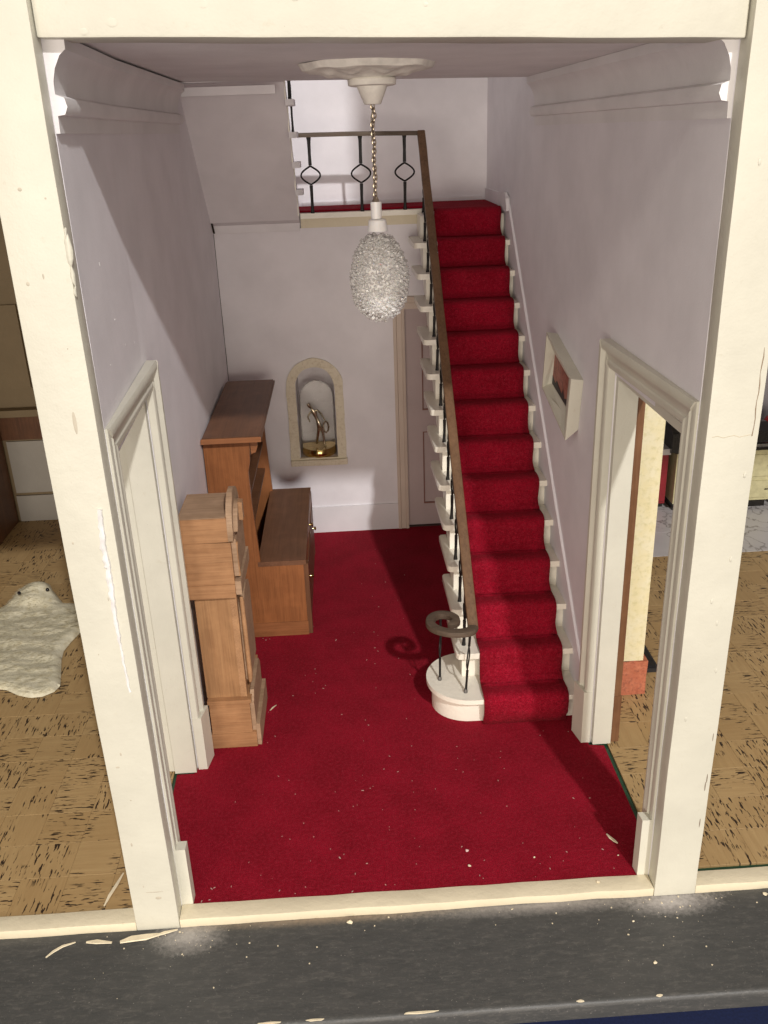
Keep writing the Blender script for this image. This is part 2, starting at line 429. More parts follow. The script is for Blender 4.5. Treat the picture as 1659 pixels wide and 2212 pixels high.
for i in range(90):
    x = random.choice((random.gauss(.08, .28), random.gauss(3.1, .35), random.uniform(-.6, 3.8)))
    y = -.012-abs(random.gauss(0, .09)) if random.random() < .75 else random.uniform(-.6, -.05)
    s = random.choice((.0018, .0024, .0032, .0048)); c0 = Vector((x, y, -.060))
    P = [c0+Vector((math.cos(2*PI*k/5)*s*random.uniform(.6, 1.4), math.sin(2*PI*k/5)*s*random.uniform(.6, 1.4), 0)) for k in range(5)]
    vb = [bm.verts.new(q) for q in P]; vt = [bm.verts.new(q+Vector((0, 0, s*.8))) for q in P]; bm.faces.new(vt)
    for k in range(5): bm.faces.new([vb[k], vb[(k+1) % 5], vt[(k+1) % 5], vt[k]])
tag(obj('crumbs', bm, M_SHAVING), 'pale paint crumbs and sanding dust strewn on the dark board', 'crumbs', kind='stuff')

def tile_floor(name, label, x0, x1, y0, y1, s, mats, pname, bev=.004, zt=-.006, edge=None):
    e = thing(name, label, None, (x0, y0, -.024)); e['kind'] = 'structure'
    cache = {}
    nx, ny = math.ceil((x1-x0)/s), math.ceil((y1-y0)/s)
    for j in range(ny):
        for i in range(nx):
            a, b = x0+i*s, y0+j*s
            w, h = min(s, x1-a), min(s, y1-b)
            if w < .02 or h < .02: continue
            mt = random.choice(mats); key = (round(w, 3), round(h, 3), mt.name)
            if key not in cache:
                bm = box(.0006, w-.0006, .0006, h-.0006, 0, zt+.024)
                bmesh.ops.bevel(bm, geom=[ed for ed in bm.edges if all(v.co.z > .01 for v in ed.verts)], offset=.0012, segments=1, affect='EDGES')
                me = bpy.data.meshes.new(pname); bm.to_mesh(me); bm.free(); me.materials.append(mt); cache[key] = me
            o = bpy.data.objects.new(pname, cache[key]); COL.objects.link(o); o.parent = e
            o.location = (a-x0, b-y0, random.uniform(-.0007, .0007))
    return e
tile_floor('floor_left_room', 'cork tiled floor of the left room with dark bark flecks', -3.9, -.262, .127, 6.63, .31, M_CORK, 'cork_tile')
tile_floor('floor_right_room', 'cork tiled floor of the right room with dark bark flecks', 3.118, 7.2, .168, 4.66, .31, M_CORK, 'cork_tile')
tile_floor('kitchen_tile_floor', 'white marble floor tiles beyond the cork in the right room', 3.262, 7.2, 4.665, 6.9, .62, [M_MARBLE], 'marble_tile', zt=-.004)

# ---- sills
def sill(name, x0, x1, lab, skew=0):
    bm = box(x0, x1, 0.004, .126, -.0595, .004)
    bmesh.ops.subdivide_edges(bm, edges=[e for e in bm.edges if abs(e.verts[0].co.x-e.verts[1].co.x) > .5], cuts=24)
    wobble(bm, .006, 4); struct(name, bm, M_SILL, bevel=.004, smooth=True, label=lab)
sill('sill_hall', 0.002, 2.998, 'worn cream sill along the front edge of the hall floor')
sill('sill_left_room', -4.2, -TW-.002, 'worn cream sill in front of the left room')
sill('sill_right_room', 3+TW+.002, 7.6, 'worn cream sill in front of the right room')

# ---- partitions (door openings), walls
ZT = 9.6
def hall_wall(name, fx, side, door_y1, lab):
    ys = [.121, .6, 1.0, 1.45, 1.7, 3.6, DB, DU+.12]
    outer = [(y, -.02) for y in ys if y <= .2 or y >= door_y1+.01]
    # outer loop with a door notch
    P = [(.121, -.02), (.21, -.02), (.21, 2.96), (door_y1, 2.96), (door_y1, -.02), (1.8, -.02), (3.6, -.02), (DU+.12, -.02),
         (DU+.12, ZT), (3.6, ZT), (1.8, ZT), (1.45, ZT), (.6, ZT), (.121, ZT)]
    bm = NB()
    mp = (lambda a, b, t: (fx(a)+t, a, b))
    # strips so the wall may follow its slight bend
    cuts = [.121, .255, .8, door_y1, 1.8, 3.6, 5.0, DU+.12]
    for a, b in zip(cuts[:-1], cuts[1:]):
        z0 = 2.96 if (a >= .2 and b <= door_y1+1e-6) else -.02
        t0, t1 = (0, side*(TW if side < 0 else .214))
        P8 = [(fx(y)+t, y, z) for t in (t0, t1) for y in (a, b) for z in (z0, ZT)]
        add_hexa(bm, P8)
    bmesh.ops.remove_doubles(bm, verts=bm.verts, dist=1e-5)
    # drop inner faces shared between strips
    seen = {}
    for f in bm.faces:
        k = tuple(sorted(v.index for v in f.verts)); seen.setdefault(k, []).append(f)
    bm.verts.index_update()
    return struct(name, bm, M_WALL, label=lab)
wall_l = hall_wall('wall_left', xL, -1, 1.47, 'lavender painted left wall of the hall')
wall_r = hall_wall('wall_right', xR, 1, 1.51, 'lavender painted right wall of the hall beside the stairs')

# posts (cream front edges of the partitions)
def post(name, x0, x1, lab):
    bm = box(x0, x1, 0, .12, -.0595, ZT)
    bmesh.ops.subdivide_edges(bm, edges=[e for e in bm.edges if abs(e.verts[0].co.z-e.verts[1].co.z) > 1], cuts=90)
    for v in bm.verts:
        v.co.x += .0035*noise.noise(Vector((v.co.x*3, 7, v.co.z*1.7))); v.co.y += .003*noise.noise(Vector((3, v.co.x*3, v.co.z*2.1)))
    return struct(name, bm, M_CREAM, bevel=.007, smooth=True, label=lab)
post_l = post('post_left', -TW, 0, 'cream post between hall and left room, with a rough white glue streak')
post_r = post('post_right', 3, 3+TW, 'cream post between hall and right room, with a crack and small dents')
# glue streak, paint blob, crack, dents
bm = NB(); S = [(-.055, 2.79), (-.066, 2.58), (-.060, 2.46), (-.066, 2.30), (-.068, 2.06), (-.065, 1.89), (-.058, 1.68)]
pts = []
for (a, za), (b, zb) in zip(S[:-1], S[1:]):
    for k in range(9): t = k/9; pts.append((a+(b-a)*t+random.uniform(-.003, .003), -.001, za+(zb-za)*t))
rad = [(.009+.013*math.sin(PI*min(1,.25+i/len(pts))))*random.uniform(.5, .9)+.0008 for i in range(len(pts))]
add_tube(bm, pts, rad, 7); obj('glue_streak', bm, M_PLASTER, post_l, smooth=True, label='rough white streak of glue running down the post')
bm = NB()
for z_, w, h in ((4.04, .018, .075), (3.93, .010, .05), (4.11, .007, .03), (3.86, .006, .03)):
    bmesh.ops.create_uvsphere(bm, u_segments=14, v_segments=9, radius=1, matrix=Matrix.Translation((.004, .008, z_)) @ Matrix.Diagonal((w, .014, h, 1)))
wobble(bm, .006, 30); obj('paint_blob', bm, M_CREAM, post_l, smooth=True, label='thick blob of cream paint on the inner edge')
M_CRACK = simple('crack_grime', (.30, .22, .15), .8)
bm = NB()
pts = [(3.236+.003*math.sin(k*1.7), -.0006, 3.46-k*.045) for k in range(11)]
add_tube(bm, pts, [.001+.0022*abs(math.sin(k*1.1)) for k in range(11)], 5)
obj('crack', bm, M_CRACK, post_r, label='dark hairline crack near the outer edge')
bm = NB(); pts = [(3.03+k*.028, -.0003, 3.012+.006*math.sin(k*2.1)) for k in range(8)]
add_tube(bm, pts, .0016, 5); obj('filler_line', bm, simple('filler_line_grime', (.55, .47, .33), .8), post_r)
bm = NB()
for x, z_ in ((3.225, 2.80), (3.21, 2.32), (3.135, 2.07), (3.18, 1.93), (3.21, 1.62), (3.07, 1.3), (3.2, 4.6), (3.1, 4.3)):
    bmesh.ops.create_uvsphere(bm, u_segments=10, v_segments=6, radius=1, matrix=Matrix.Translation((x, 0, z_)) @ Matrix.Diagonal((.008, .004, .017, 1)))
obj('paint_bumps', bm, M_CREAM, post_r, smooth=True)
bm = NB()
for x, z_ in ((3.245, 1.16), (3.243, .86), (3.238, .80), (3.235, .52)):
    bmesh.ops.create_uvsphere(bm, u_segments=8, v_segments=6, radius=1, matrix=Matrix.Translation((x, -.0005, z_)) @ Matrix.Diagonal((.0035, .0015, .035, 1)))
obj('paint_chips', bm, simple('bare_chip', (.25, .2, .15), .8), post_r, smooth=True, label='small dark chips in the paint')
bm = NB()
for x, z_, w, h in ((-.10, 3.24, .01, .06), (-.16, 4.3, .01, .008), (-.2, 3.9, .008, .01), (-.12, .25, .06, .004), (-.2, 1.2, .012, .006), (-.10, .2, .02, .012)):
    bmesh.ops.create_uvsphere(bm, u_segments=10, v_segments=6, radius=1, matrix=Matrix.Translation((x, .0005, z_)) @ Matrix.Diagonal((w, .0018, h, 1)))

for k in range(14):
    zz = .3+k*.33; xx = -.05-.17*random.random()
    bmesh.ops.create_uvsphere(bm, u_segments=8, v_segments=5, radius=1, matrix=Matrix.Translation((xx, .0006, zz)) @ Matrix.Diagonal((.0025+.004*random.random(), .0012, .004+.012*random.random(), 1)))
obj('grey_scuffs', bm, simple('grey_scuff', (.52, .47, .37), .7), post_l, smooth=True, label='faint grey scuff marks')

# beams across the front
def beam(name, x0, x1, zb0, zb1, lab, y0=.05):
    bm = NB(); add_hexa(bm, [(x, y, z) for x, zb in ((x0, zb0), (x1, zb1)) for y in (y0, .32) for z in (zb, 5.24)])
    bmesh.ops.subdivide_edges(bm, edges=[e for e in bm.edges if abs(e.verts[0].co.x-e.verts[1].co.x) > 1], cuts=40)
    for v in bm.verts: v.co.z += .003*noise.noise(v.co*3); v.co.y += .004*noise.noise(v.co*4+Vector((9, 9, 9)))
    return struct(name, bm, M_CREAM, bevel=.012, smooth=True, label=lab)
bmh = beam('beam', .004, 2.997, 4.884, 4.797, 'thick cream painted beam across the top of the hall opening')
beam('beam_left_room', -4.4, -TW-.003, 4.22, 4.20, 'cream beam over the left room, lowered to shade it')  # underside set below the other beams to darken the left room
beam('beam_right_room', 3+TW+.003, 7.8, 4.80, 4.78, 'cream beam over the right room')
bm = NB()
for x, z_, s in ((.70, 4.985, .016), (.32, 4.93, .018), (.70, 4.995, .012), (1.08, 5.0, .014), (2.05, 4.995, .013), (2.55, 4.97, .013), (1.62, 4.96, .009), (.2, 4.9, .014)):
    bmesh.ops.create_uvsphere(bm, u_segments=10, v_segments=6, radius=1, matrix=Matrix.Translation((x, .05, z_)) @ Matrix.Diagonal((s*1.3, .0018, s, 1)))
obj('paint_bumps', bm, M_CREAM, bmh, smooth=True)

# ceiling of the hall (ends at the stair well), other ceilings, upper floor enclosure
bm = NB(); add_hexa(bm, [(x, y, z) for x, dz in ((-.10, 0), (3.0, 0)) for y in (.125, 4.12) for z in (ceil_z(x), 5.2)])
struct('ceiling', bm, M_CEIL, label='shaded ceiling of the hall ending at the stairwell')
struct('ceiling_left_room', box(-4.4, -TW-.01, .33, 6.9, 4.9, 5.2), M_CEIL)
struct('ceiling_right_room', box(3+TW+.01, 7.8, .33, 7.1, 4.88, 5.2), M_CEIL)
struct('wall_upper_front', box(-.0, 3.0, .0, .2, 9.0, 9.6), M_CREAM)
struct('roof', box(-4.4, 7.8, -.05, 7.3, 9.6, 9.75), M_CEIL)  # unseen, closed over the upper hall to hold back ambient light
# upper / landing back wall
struct('wall_stairwell', box(-.16, 2.93, DU, DU+.12, LZ-.15, ZT), M_WALL, label='bright lilac wall behind the stair landing')
# lower back wall with arched niche hole and under-stair doorway
def arch(x0, x1, z0, zs, n=16):
    r = (x1-x0)/2; c = (x0+x1)/2
    P = [(x0, z0), (x1, z0), (x1, zs)]
    P += [(c+r*math.cos(a), zs+r*math.sin(a)) for a in [PI*k/n for k in range(1, n)]]
    P += [(x0, zs)]
    return P
NXI0, NXI1, NZI0, NZIS = .632, 1.070, .965, 1.83
bm = NB()
add_slab(bm, [(-.14, -.02), (1.80, -.02), (1.80, 2.70), (2.93, 2.70), (2.93, 3.56), (-.14, 3.56)], [arch(NXI0, NXI1, NZI0, NZIS)[::-1]], XZ, DB, DB+.10)
struct('wall_back', bm, M_WALL, label='lavender back wall of the hall with an arched niche')
bm = NB(); add_prism(bm, [(.68, 0), (1.765, 0), (1.765, .325), (1.76, .333), (.68, .333)], XZ, DB-.022, DB-.0005)
struct('skirting_board', bm, M_SKIRT, bevel=.004, label='white skirting board along the foot of the back wall')

# cornices
CPROF = [(0, 4.495), (.018, 4.495), (.020, 4.565), (.052, 4.570), (.066, 4.60), (.058, 4.636), (.022, 4.650),
         (.024, 4.70), (.038, 4.75), (.066, 4.80), (.094, 4.822), (.096, 4.872), (0, 4.872)]
def cornice(name, fx, sgn, ys, dz, lab):
    bm = NB(); R = []
    for y in ys: R.append([bm.verts.new((fx(y)+sgn*(o-.0005), y, z+dz(y))) for o, z in CPROF])
    n = len(CPROF)
    for a, b in zip(R[:-1], R[1:]):
        for k in range(n): bm.faces.new([a[k], a[(k+1) % n], b[(k+1) % n], b[k]])
    bm.faces.new(R[0][::-1]); bm.faces.new(R[-1])
    return struct(name, bm, M_CEIL, smooth=True, label=lab)
cornice('cornice_left', xL, 1, [.125, .8, 1.45, 2.8, 4.10], lambda y: .022, 'moulded plaster cornice along the top of the left wall')
cornice('cornice_right', xR, -1, [.125, 1.5, 2.8, 4.06], lambda y: -.012, 'moulded plaster cornice along the top of the right wall')

M_GAP = simple('dark_joint_gap', (.03, .022, .018), .9)
bm = NB()
for i in range(30):
    z = .9+i*.088
    w = .004+.0035*abs(noise.noise(Vector((2, 5, z*3))))
    add_box(bm, -.1205, -.1205+w, DB-.006, DB-.0006, z, z+.0885)
wb = bpy.data.objects['wall_back']
obj('corner_gap', bm, M_GAP, wb, label='dark open joint in the left back corner')
bm = NB()
for i in range(9):
    y = 1.6+i*.27; w = .004+.010*math.exp(-((y-2.9)/.7)**2)
    P8 = [(x, yy, z) for x in (xL(y)+.080-w*2, xL(y)+.086) for yy in (y, y+.271) for z in (4.888, 4.8965)]
    add_hexa(bm, P8)
obj('cornice_gap', bm, M_GAP, bpy.data.objects['ceiling'], label='dark gap between cornice and ceiling')
bm = NB()
random.seed(11)
for y, z, s_ in ((.62, 3.90, .012), (.80, 3.58, .006), (1.0, 3.40, .004), (1.75, 2.95, .005), (1.72, 2.70, .006), (1.80, 2.35, .014), (2.1, 2.1, .006), (1.30, 3.35, .004), (.5, 3.4, .004), (2.3, 2.9, .003), (.9, 4.2, .004), (1.95, 2.55, .004)):
    bmesh.ops.create_icosphere(bm, subdivisions=1, radius=1, matrix=Matrix.Translation((xL(y)+.0005, y, z)) @ Matrix.Diagonal((.0025, s_*.55, s_, 1)))
wobble(bm, .003, 60); obj('paint_chips', bm, M_PLASTER, wall_l, label='tiny white chips in the lavender paint')
random.seed(7)
# ---- door casings
def casing_profile(inn, out):   # protrusion steps from inner edge (0) to outer edge (1)
    return [(0, 0), (0, inn*.8), (.10, inn), (.24, inn), (.30, inn*.78), (.55, inn*.85), (.62, out*.80), (.70, out), (.93, out), (1, out*.85), (1, 0)]
def door_frame(name, lab, fx, sg, yb0, yb1, jamb_t, jamb_y):
    """sg=+1: left wall (frame protrudes towards +x); yb0..yb1 back casing"""
    t = thing(name, lab, 'door frame', (fx(yb0), yb0, 0), 'moulded door frames of the hall')
    def vert(y_in, y_out, z0, z1, inn, out):
        bm = NB(); pr = casing_profile(inn, out)
        P = [(fx(y_in+(y_out-y_in)*s)+sg*p, y_in+(y_out-y_in)*s) for s, p in pr]
        A = [bm.verts.new((x, y, z0)) for x, y in P]
        def ztop(y, s): return z1-(1-s)*(.16 if abs(y_out-y_in) > .1 else .16)
        Bv = [bm.verts.new((x, y, ztop(y, s))) for (x, y), (s, p) in zip(P, pr)]
        n = len(P); bm.faces.new(A[::-1]); bm.faces.new(Bv)
        for k in range(n): bm.faces.new([A[k], A[(k+1) % n], Bv[(k+1) % n], Bv[k]])
        return bm
    ZO, ZI = 3.165, 3.005
    obj('casing', vert(yb0, yb1, .45, ZO, .055, .075), M_TRIM, t, smooth=True)
    obj('casing', vert(.272, .123, .0, ZO, .026, .016), M_TRIM, t, smooth=True)
    # head casing, mitred
    bm = NB(); pr = casing_profile(.052, .072); A = []; Bv = []
    for s, p in pr:
        z = ZI-.0+(ZO-ZI)*s
        y0 = .272-(.149)*s; y1 = yb0+(yb1-yb0)*s
        A.append(bm.verts.new((fx(y0)+sg*(p*.38), y0, z))); Bv.append(bm.verts.new((fx(y1)+sg*p, y1, z)))
    n = len(pr); bm.faces.new(A[::-1]); bm.faces.new(Bv)
    for k in range(n): bm.faces.new([A[k], A[(k+1) % n], Bv[(k+1) % n], Bv[k]])
    obj('head_casing', bm, M_TRIM, t, smooth=True)
    # plinths, wedge shaped
    def plinth(y0, y1, p0, p1, zc=.47):
        bm = NB(); add_hexa(bm, [(x, y, z) for q in (0, 1) for (y, p) in ((y0, p0), (y1, p1)) for x, z in (((fx(y)-sg*.0005) if q == 0 else (fx(y)+sg*p), -.001), ((fx(y)-sg*.0005) if q == 0 else (fx(y)+sg*p), zc))])
        obj('plinth', bm, M_TRIM, t, bevel=.005)
    plinth(yb0-.004, yb1+.012, .068, .100)
    plinth(.124, .200, .072, .078, .45)
    # linings across the thickness of the wall
    xa, xb = fx(yb0)-sg*TW, fx(yb0)
    x0, x1 = (min(xa, xb)-.0, max(xa, xb)-.0)
    if sg > 0: j0, j1 = fx(yb0)-.175, fx(yb0)-.012
    else: j0, j1 = fx(yb0)+.016, fx(yb0)+.157
    obj('jamb_lining', box(j0, j1, jamb_y, yb0+.02, .001 if sg < 0 else 0.001, 2.965), M_TRIM, t, bevel=.004)
    obj('jamb_lining', box(x0+.01, x1-.015, .256, .278, .001, 2.965), M_TRIM, t, bevel=.003)
    obj('head_lining', box(x0+.01, x1-.015, .279, jamb_y-.001, 2.935, 2.99), M_TRIM, t, bevel=.003)
    return t
dl = door_frame('door_frame', 'cream moulded door frame on the left wall in front of the longcase clock', xL, 1, 1.45, 1.60, None, 1.412)
dr = door_frame('door_frame', 'cream moulded door frame on the right wall below the crooked picture', xR, -1, 1.495, 1.645, None, 1.46)
# room side casing: brown on the kitchen side, cream on the left room side
bm = box(3.142, 3.200, 1.492, 1.508, .42, 3.1); obj('room_side_casing', bm, M_BROWN, dr, bevel=.005, label='dark brown stained casing on the kitchen side of the doorway')
bm = box(3.142, 3.208, 1.486, 1.508, -.004, .42); obj('room_side_plinth', bm, M_BROWN, dr, bevel=.005, label='dark brown stained plinth')
bm = box(-.3435, -.252, 1.448, 1.468, -.004, 3.1); obj('room_side_casing', bm, M_TRIM, dl, bevel=.008)

# ================================================================== STAIRCASE
st = thing('staircase', 'long straight staircase with red carpet runner, ivory treads and dark iron balusters', 'staircase', (2.5, NY0, 0))
XS, XT, XC0, XC1 = 2.052, 1.996, 2.186, 2.868
def ny(k): return NY0+(k-1)*RUN
# risers + treads, real rounded return on the open side
for k in range(1, 15):
    y = ny(k); z = k*RISE
    xr = xR(y)-.012
    if k == 1:
        # bullnose step
        def dshape(rx, ry, cy_, yfront, xr):
            P = [(xr, yfront)]
            for i in range(0, 25):
                a = -PI/2-PI*i/24*1.02
                P.append((2.10+rx*math.cos(a), cy_+ry*math.sin(a)))
            P += [(2.10, cy_+ry), (xr, cy_+ry)]
            return P
        bm = NB(); P = dshape(.30, .27, 2.12, 2.12-.27, xr); add_prism(bm, P, XY, .001, RISE-.042); obj('riser', bm, M_STAIR, st, smooth=True)
        bm = NB(); P = dshape(.345, .36, 2.12, 2.12-.36, xr+.006); add_prism(bm, P, XY, RISE-.042, RISE)
        obj('tread', bm, M_STAIR, st, smooth=True, bevel=.013)
    else:
        zb = (k-1)*RISE
        obj('riser', box(XS, xr, y+.085, y+.085+.03, zb-.001, z-.0525), M_STAIR, st, bevel=.003)
        if k < 14:
            x1 = xr+.004; x0 = 2.0-.0045*(k-2)+random.uniform(-.006, .004); yb = min(y+.66, DU-.1)
            P = [(x1, y), (x0+.035, y), (x0+.016, y+.008), (x0+.004, y+.024), (x0, y+.045), (x0-.006, yb-.03), (x0+.012, yb), (XS+.001, yb), (XS+.001, y+RUN+.10), (x1, y+RUN+.10)]
            bm = NB(); add_prism(bm, P, XY, z-.052, z)
            for v in bm.verts: v.co.z += random.uniform(-.0015, .0015)
            obj('tread', bm, M_STAIR, st, smooth=True, bevel=.011)
# closed spandrel side under the treads (steps outline)
P = []
for k in range(2, 15): P += [(ny(k)+.09, (k-1)*RISE-.001), (ny(k)+.09, k*RISE-.042)]
P += [(DB-.003, 14*RISE-.042), (DB-.003, 14*RISE-.20), (ny(14)+.09, 13*RISE-.16), (ny(3)+.02, RISE-.03), (ny(2)+.30, .001), (ny(2)+.09, .001)]
for xs in (XS+.002, 2.86):
    bm = NB(); add_slab(bm, P, [], YZ, xs, xs+.05)
    obj('cut_string', bm, M_STAIR, st)
bm = NB(); add_hexa(bm, [(x, y, z+dz) for x in (XS+.053, 2.859) for y, z in ((ny(3)+.03, RISE+.02), (5.79, 13*RISE+.06)) for dz in (0, .03)])
obj('underside_board', bm, M_STAIR, st)
# wall stringer with its moulding
P = [(1.66, 0), (5.80, 0), (5.80, LZ), (DU-.001, LZ), (DU-.001, LZ+.145), (5.35, LZ+.145), (5.17, LZ+.13)]
sl = lambda y: RISE+(y-NY0)*RISE/RUN+.215
P += [(5.10, sl(5.10)+.0), (1.66, sl(1.66))]
bm = NB(); add_slab(bm, P, [], lambda a, b, t: (xR(a)-t, a, b), .0005, .016)
obj('wall_stringer', bm, M_WALL, st, label='skirting stringer painted like the wall, following the stairs')
bm = NB(); pts = [(xR(y)-.014, y, sl(y)-.012) for y in [1.66+(5.1-1.66)*i/30 for i in range(31)]]
add_sweep(bm, pts, [(-.006, -.005), (.005, -.005), (.005, .002), (.001, .005), (-.006, .005)]); wobble(bm, .002, 9)
obj('stringer_moulding', bm, M_WALL, st, smooth=True)
bm = NB(); add_slab(bm, [(5.10, LZ+.0), (5.55, LZ+.0), (5.55, LZ+.15), (5.22, LZ+.17), (5.12, LZ+.12)], [], lambda a, b, t: (xR(a)-t, a, b), .016, .045)
obj('stringer_cap', bm, M_SKIRT, st, bevel=.006)
# landing
obj('landing_board', box(-.12, xR(6)-.002, 5.86, DU-.001, LZ-.15, LZ-.004), M_SOFFIT, st)
obj('landing_nosing', box(.815, 2.105, 5.782, 5.89, LZ-.055, LZ-.002), M_STAIR, st, bevel=.008)
obj('landing_fascia', box(.815, 2.06, 5.800, 5.862, LZ-.150, LZ-.056), M_SILL, st, bevel=.003)
obj('landing_skirting', box(.82, xR(6.5)-.05, DU-.018, DU-.0005, LZ+.010, LZ+.06), M_SKIRT, st)
# carpet on landing
bm = NB(); add_slab(bm, [(-.10, 5.885), (XC0, 5.885), (XC0, ny(14)+.16), (XC1+.03, ny(14)+.16), (XC1+.03, DU-.02), (-.10, DU-.02)], [], XY, LZ-.001, LZ+.020)
obj('landing_carpet', bm, M_CARPET, st)
# runner: ribbon that hugs every riser and nosing
prof = [(ny(1)+.045, .0), (ny(1)+.040, .05)]
for k in range(1, 15):
    y, z = ny(k), k*RISE
    prof += [(y-.002, z-RISE*.60), (y-.006, z-RISE*.42), (y-.010, z-RISE*.26), (y-.013, z-.045), (y-.012, z-.018), (y-.002, z+.006), (y+.018, z+.020), (y+.055, z+.027)]
    if k < 14: prof += [(y+RUN*.45, z+.026), (y+RUN*.75, z+.026), (y+RUN-.085, z+.034), (y+RUN-.036, z+.050), (y+RUN-.010, z+.080)]
    else: prof += [(y+.18, z+.021)]
bm = NB(); R = []
for i, (y, z) in enumerate(prof):
    ring = []
    for j in range(9):
        x = XC0+(XC1-XC0)*j/8
        if j in (0, 8): x += .006*noise.noise(Vector((y*6, z*6, j)))
        zz = z+.0035*noise.noise(Vector((x*5, y*5, z*5)))
        ring.append(bm.verts.new((x, y+.003*noise.noise(Vector((x*7, y*7, 3))), zz)))
    R.append(ring)
for a, b in zip(R[:-1], R[1:]):
    for j in range(8): bm.faces.new([a[j], a[j+1], b[j+1], b[j]])
ro = obj('carpet_runner', bm, M_CARPET, st, smooth=False)
for p in ro.data.polygons: p.use_smooth = True
sm = ro.modifiers.new('solid', 'SOLIDIFY'); sm.thickness = .018; sm.offset = 0
# balusters -------------------------------------------------------
def baluster_bm(foot, top, axis, r=.0105, ring=.085, z0=.38, z1=.66):
    """iron rod split into an oval ring; axis = direction in which the ring spreads"""
    bm = NB(); f, t = Vector(foot), Vector(top); a = Vector(axis).normalized()
    add_tube(bm, [f+(t-f)*s for s in (0, .06, .2, z0)], [r*1.35, r, r*.9, r*1.05], 7)
    add_tube(bm, [f+(t-f)*s for s in (z1, .8, .95, 1)], [r*1.05, r*.95, r*1.1, r*1.5], 7)
    for s in (-1, 1):
        pts = []
        for i in range(15):
            q = i/14; w = math.sin(PI*q)**.95 if 0 < q < 1 else 0
            zz = z0+(z1-z0)*(.04+.92*(q-.0))
            pts.append(f+(t-f)*zz+a*s*ring*w)
        add_tube(bm, pts, r*.58, 6)
    wobble(bm, .0025, 8)
    return bm
RTOP = lambda y: .90+(y-1.867)*.930          # top of the handrail
XH = 2.107
for k in range(2, 15):
    fy = ny(k)+.145; fx_ = 2.076
    if k == 14: fy = ny(k)+.05; fx_ = 2.085
    zf = k*RISE-.002; zt = RTOP(fy)-.044
    obj('baluster', baluster_bm((fx_, fy, zf), (XH-.012, fy+.012, zt), (0, 1, .1), ring=.07, r=.014), M_IRON, st, smooth=True)
obj('baluster', baluster_bm((2.052, 1.879, RISE-.002), (2.086, 1.868, .862), (.35, 1, 0), ring=.06, z0=.36, z1=.74), M_IRON, st, smooth=True)
obj('baluster', baluster_bm((1.863, 2.078, RISE-.002), (1.875, 2.085, .862), (.25, 1, 0), ring=.05, z0=.36, z1=.74), M_IRON, st, smooth=True)
for x in (.949, 1.475, 1.932):
    obj('landing_baluster', baluster_bm((x, 5.80, LZ-.002), (x+.004, 5.757, 4.447), (1, 0, 0), ring=.100, r=.017, z0=.375, z1=.64), M_IRON, st, smooth=True)
for x, y in ((1.863, 2.078), (2.052, 1.879)):
    bm = NB(); add_lathe(bm, [(.016, 0), (.017, .02), (.011, .035)], (x, y, RISE-.001), 10); obj('baluster_foot', bm, simple('dull_steel_foot_%d' % int(x*10), (.18, .17, .16), .5, .6), st, smooth=True)
# rails
RP = [(-.040, -.044), (.040, -.044), (.042, -.02), (.038, -.004), (.026, 0), (-.026, 0), (-.038, -.004), (-.042, -.02)]
bm = NB(); pts = [(XH, 1.845+(5.715-1.845)*i/24, RTOP(1.845+(5.715-1.845)*i/24)) for i in range(25)]
add_sweep(bm, pts, RP); wobble(bm, .0025, 5); obj('handrail', bm, M_RAIL, st, smooth=True)
bm = NB(); add_sweep(bm, [(.82, 5.757, 4.492), (1.4, 5.757, 4.489), (2.142, 5.757, 4.472)], RP); wobble(bm, .002, 4)
obj('landing_rail', bm, M_VOLUTE, st, smooth=True)
bm = NB(); bmesh.ops.create_uvsphere(bm, u_segments=12, v_segments=8, radius=.012, matrix=Matrix.Translation((2.142, 4.57, RTOP(4.57)-.02)) @ Matrix.Diagonal((.6, 1, 1.3, 1)))
obj('rail_pin', bm, M_STEEL, st, smooth=True)
# volute
VP = [(2.108, 1.865), (2.07, 1.806), (2.0, 1.790), (1.91, 1.806), (1.835, 1.852), (1.790, 1.915), (1.780, 1.985), (1.806, 2.055), (1.862, 2.092), (1.930, 2.080), (1.978, 2.030), (1.985, 1.970), (1.955, 1.935), (1.93, 1.945)]
def catmull(P, m=5):
    out = []
    for i in range(len(P)-1):
        p0, p1, p2, p3 = [Vector((*P[max(0, min(len(P)-1, q))], 0)) for q in (i-1, i, i+1, i+2)]
        for k in range(m):
            t = k/m
            out.append(.5*((2*p1)+(-p0+p2)*t+(2*p0-5*p1+4*p2-p3)*t*t+(-p0+3*p1-3*p2+p3)*t**3))
    out.append(Vector((*P[-1], 0))); return out
vp = [(p.x, p.y, .90) for p in catmull(VP)]
bm = NB(); add_sweep(bm, vp, lambda t: [(-(.038-.006*t), -.044), ((.038-.006*t), -.044), ((.040-.006*t), -.022), ((.036-.006*t), -.003), (.02, 0), (-.02, 0), (-(.036-.006*t), -.003), (-(.040-.006*t), -.022)])
wobble(bm, .003, 6); obj('volute', bm, M_VOLUTE, st, smooth=True, label='dark spiral end of the handrail')

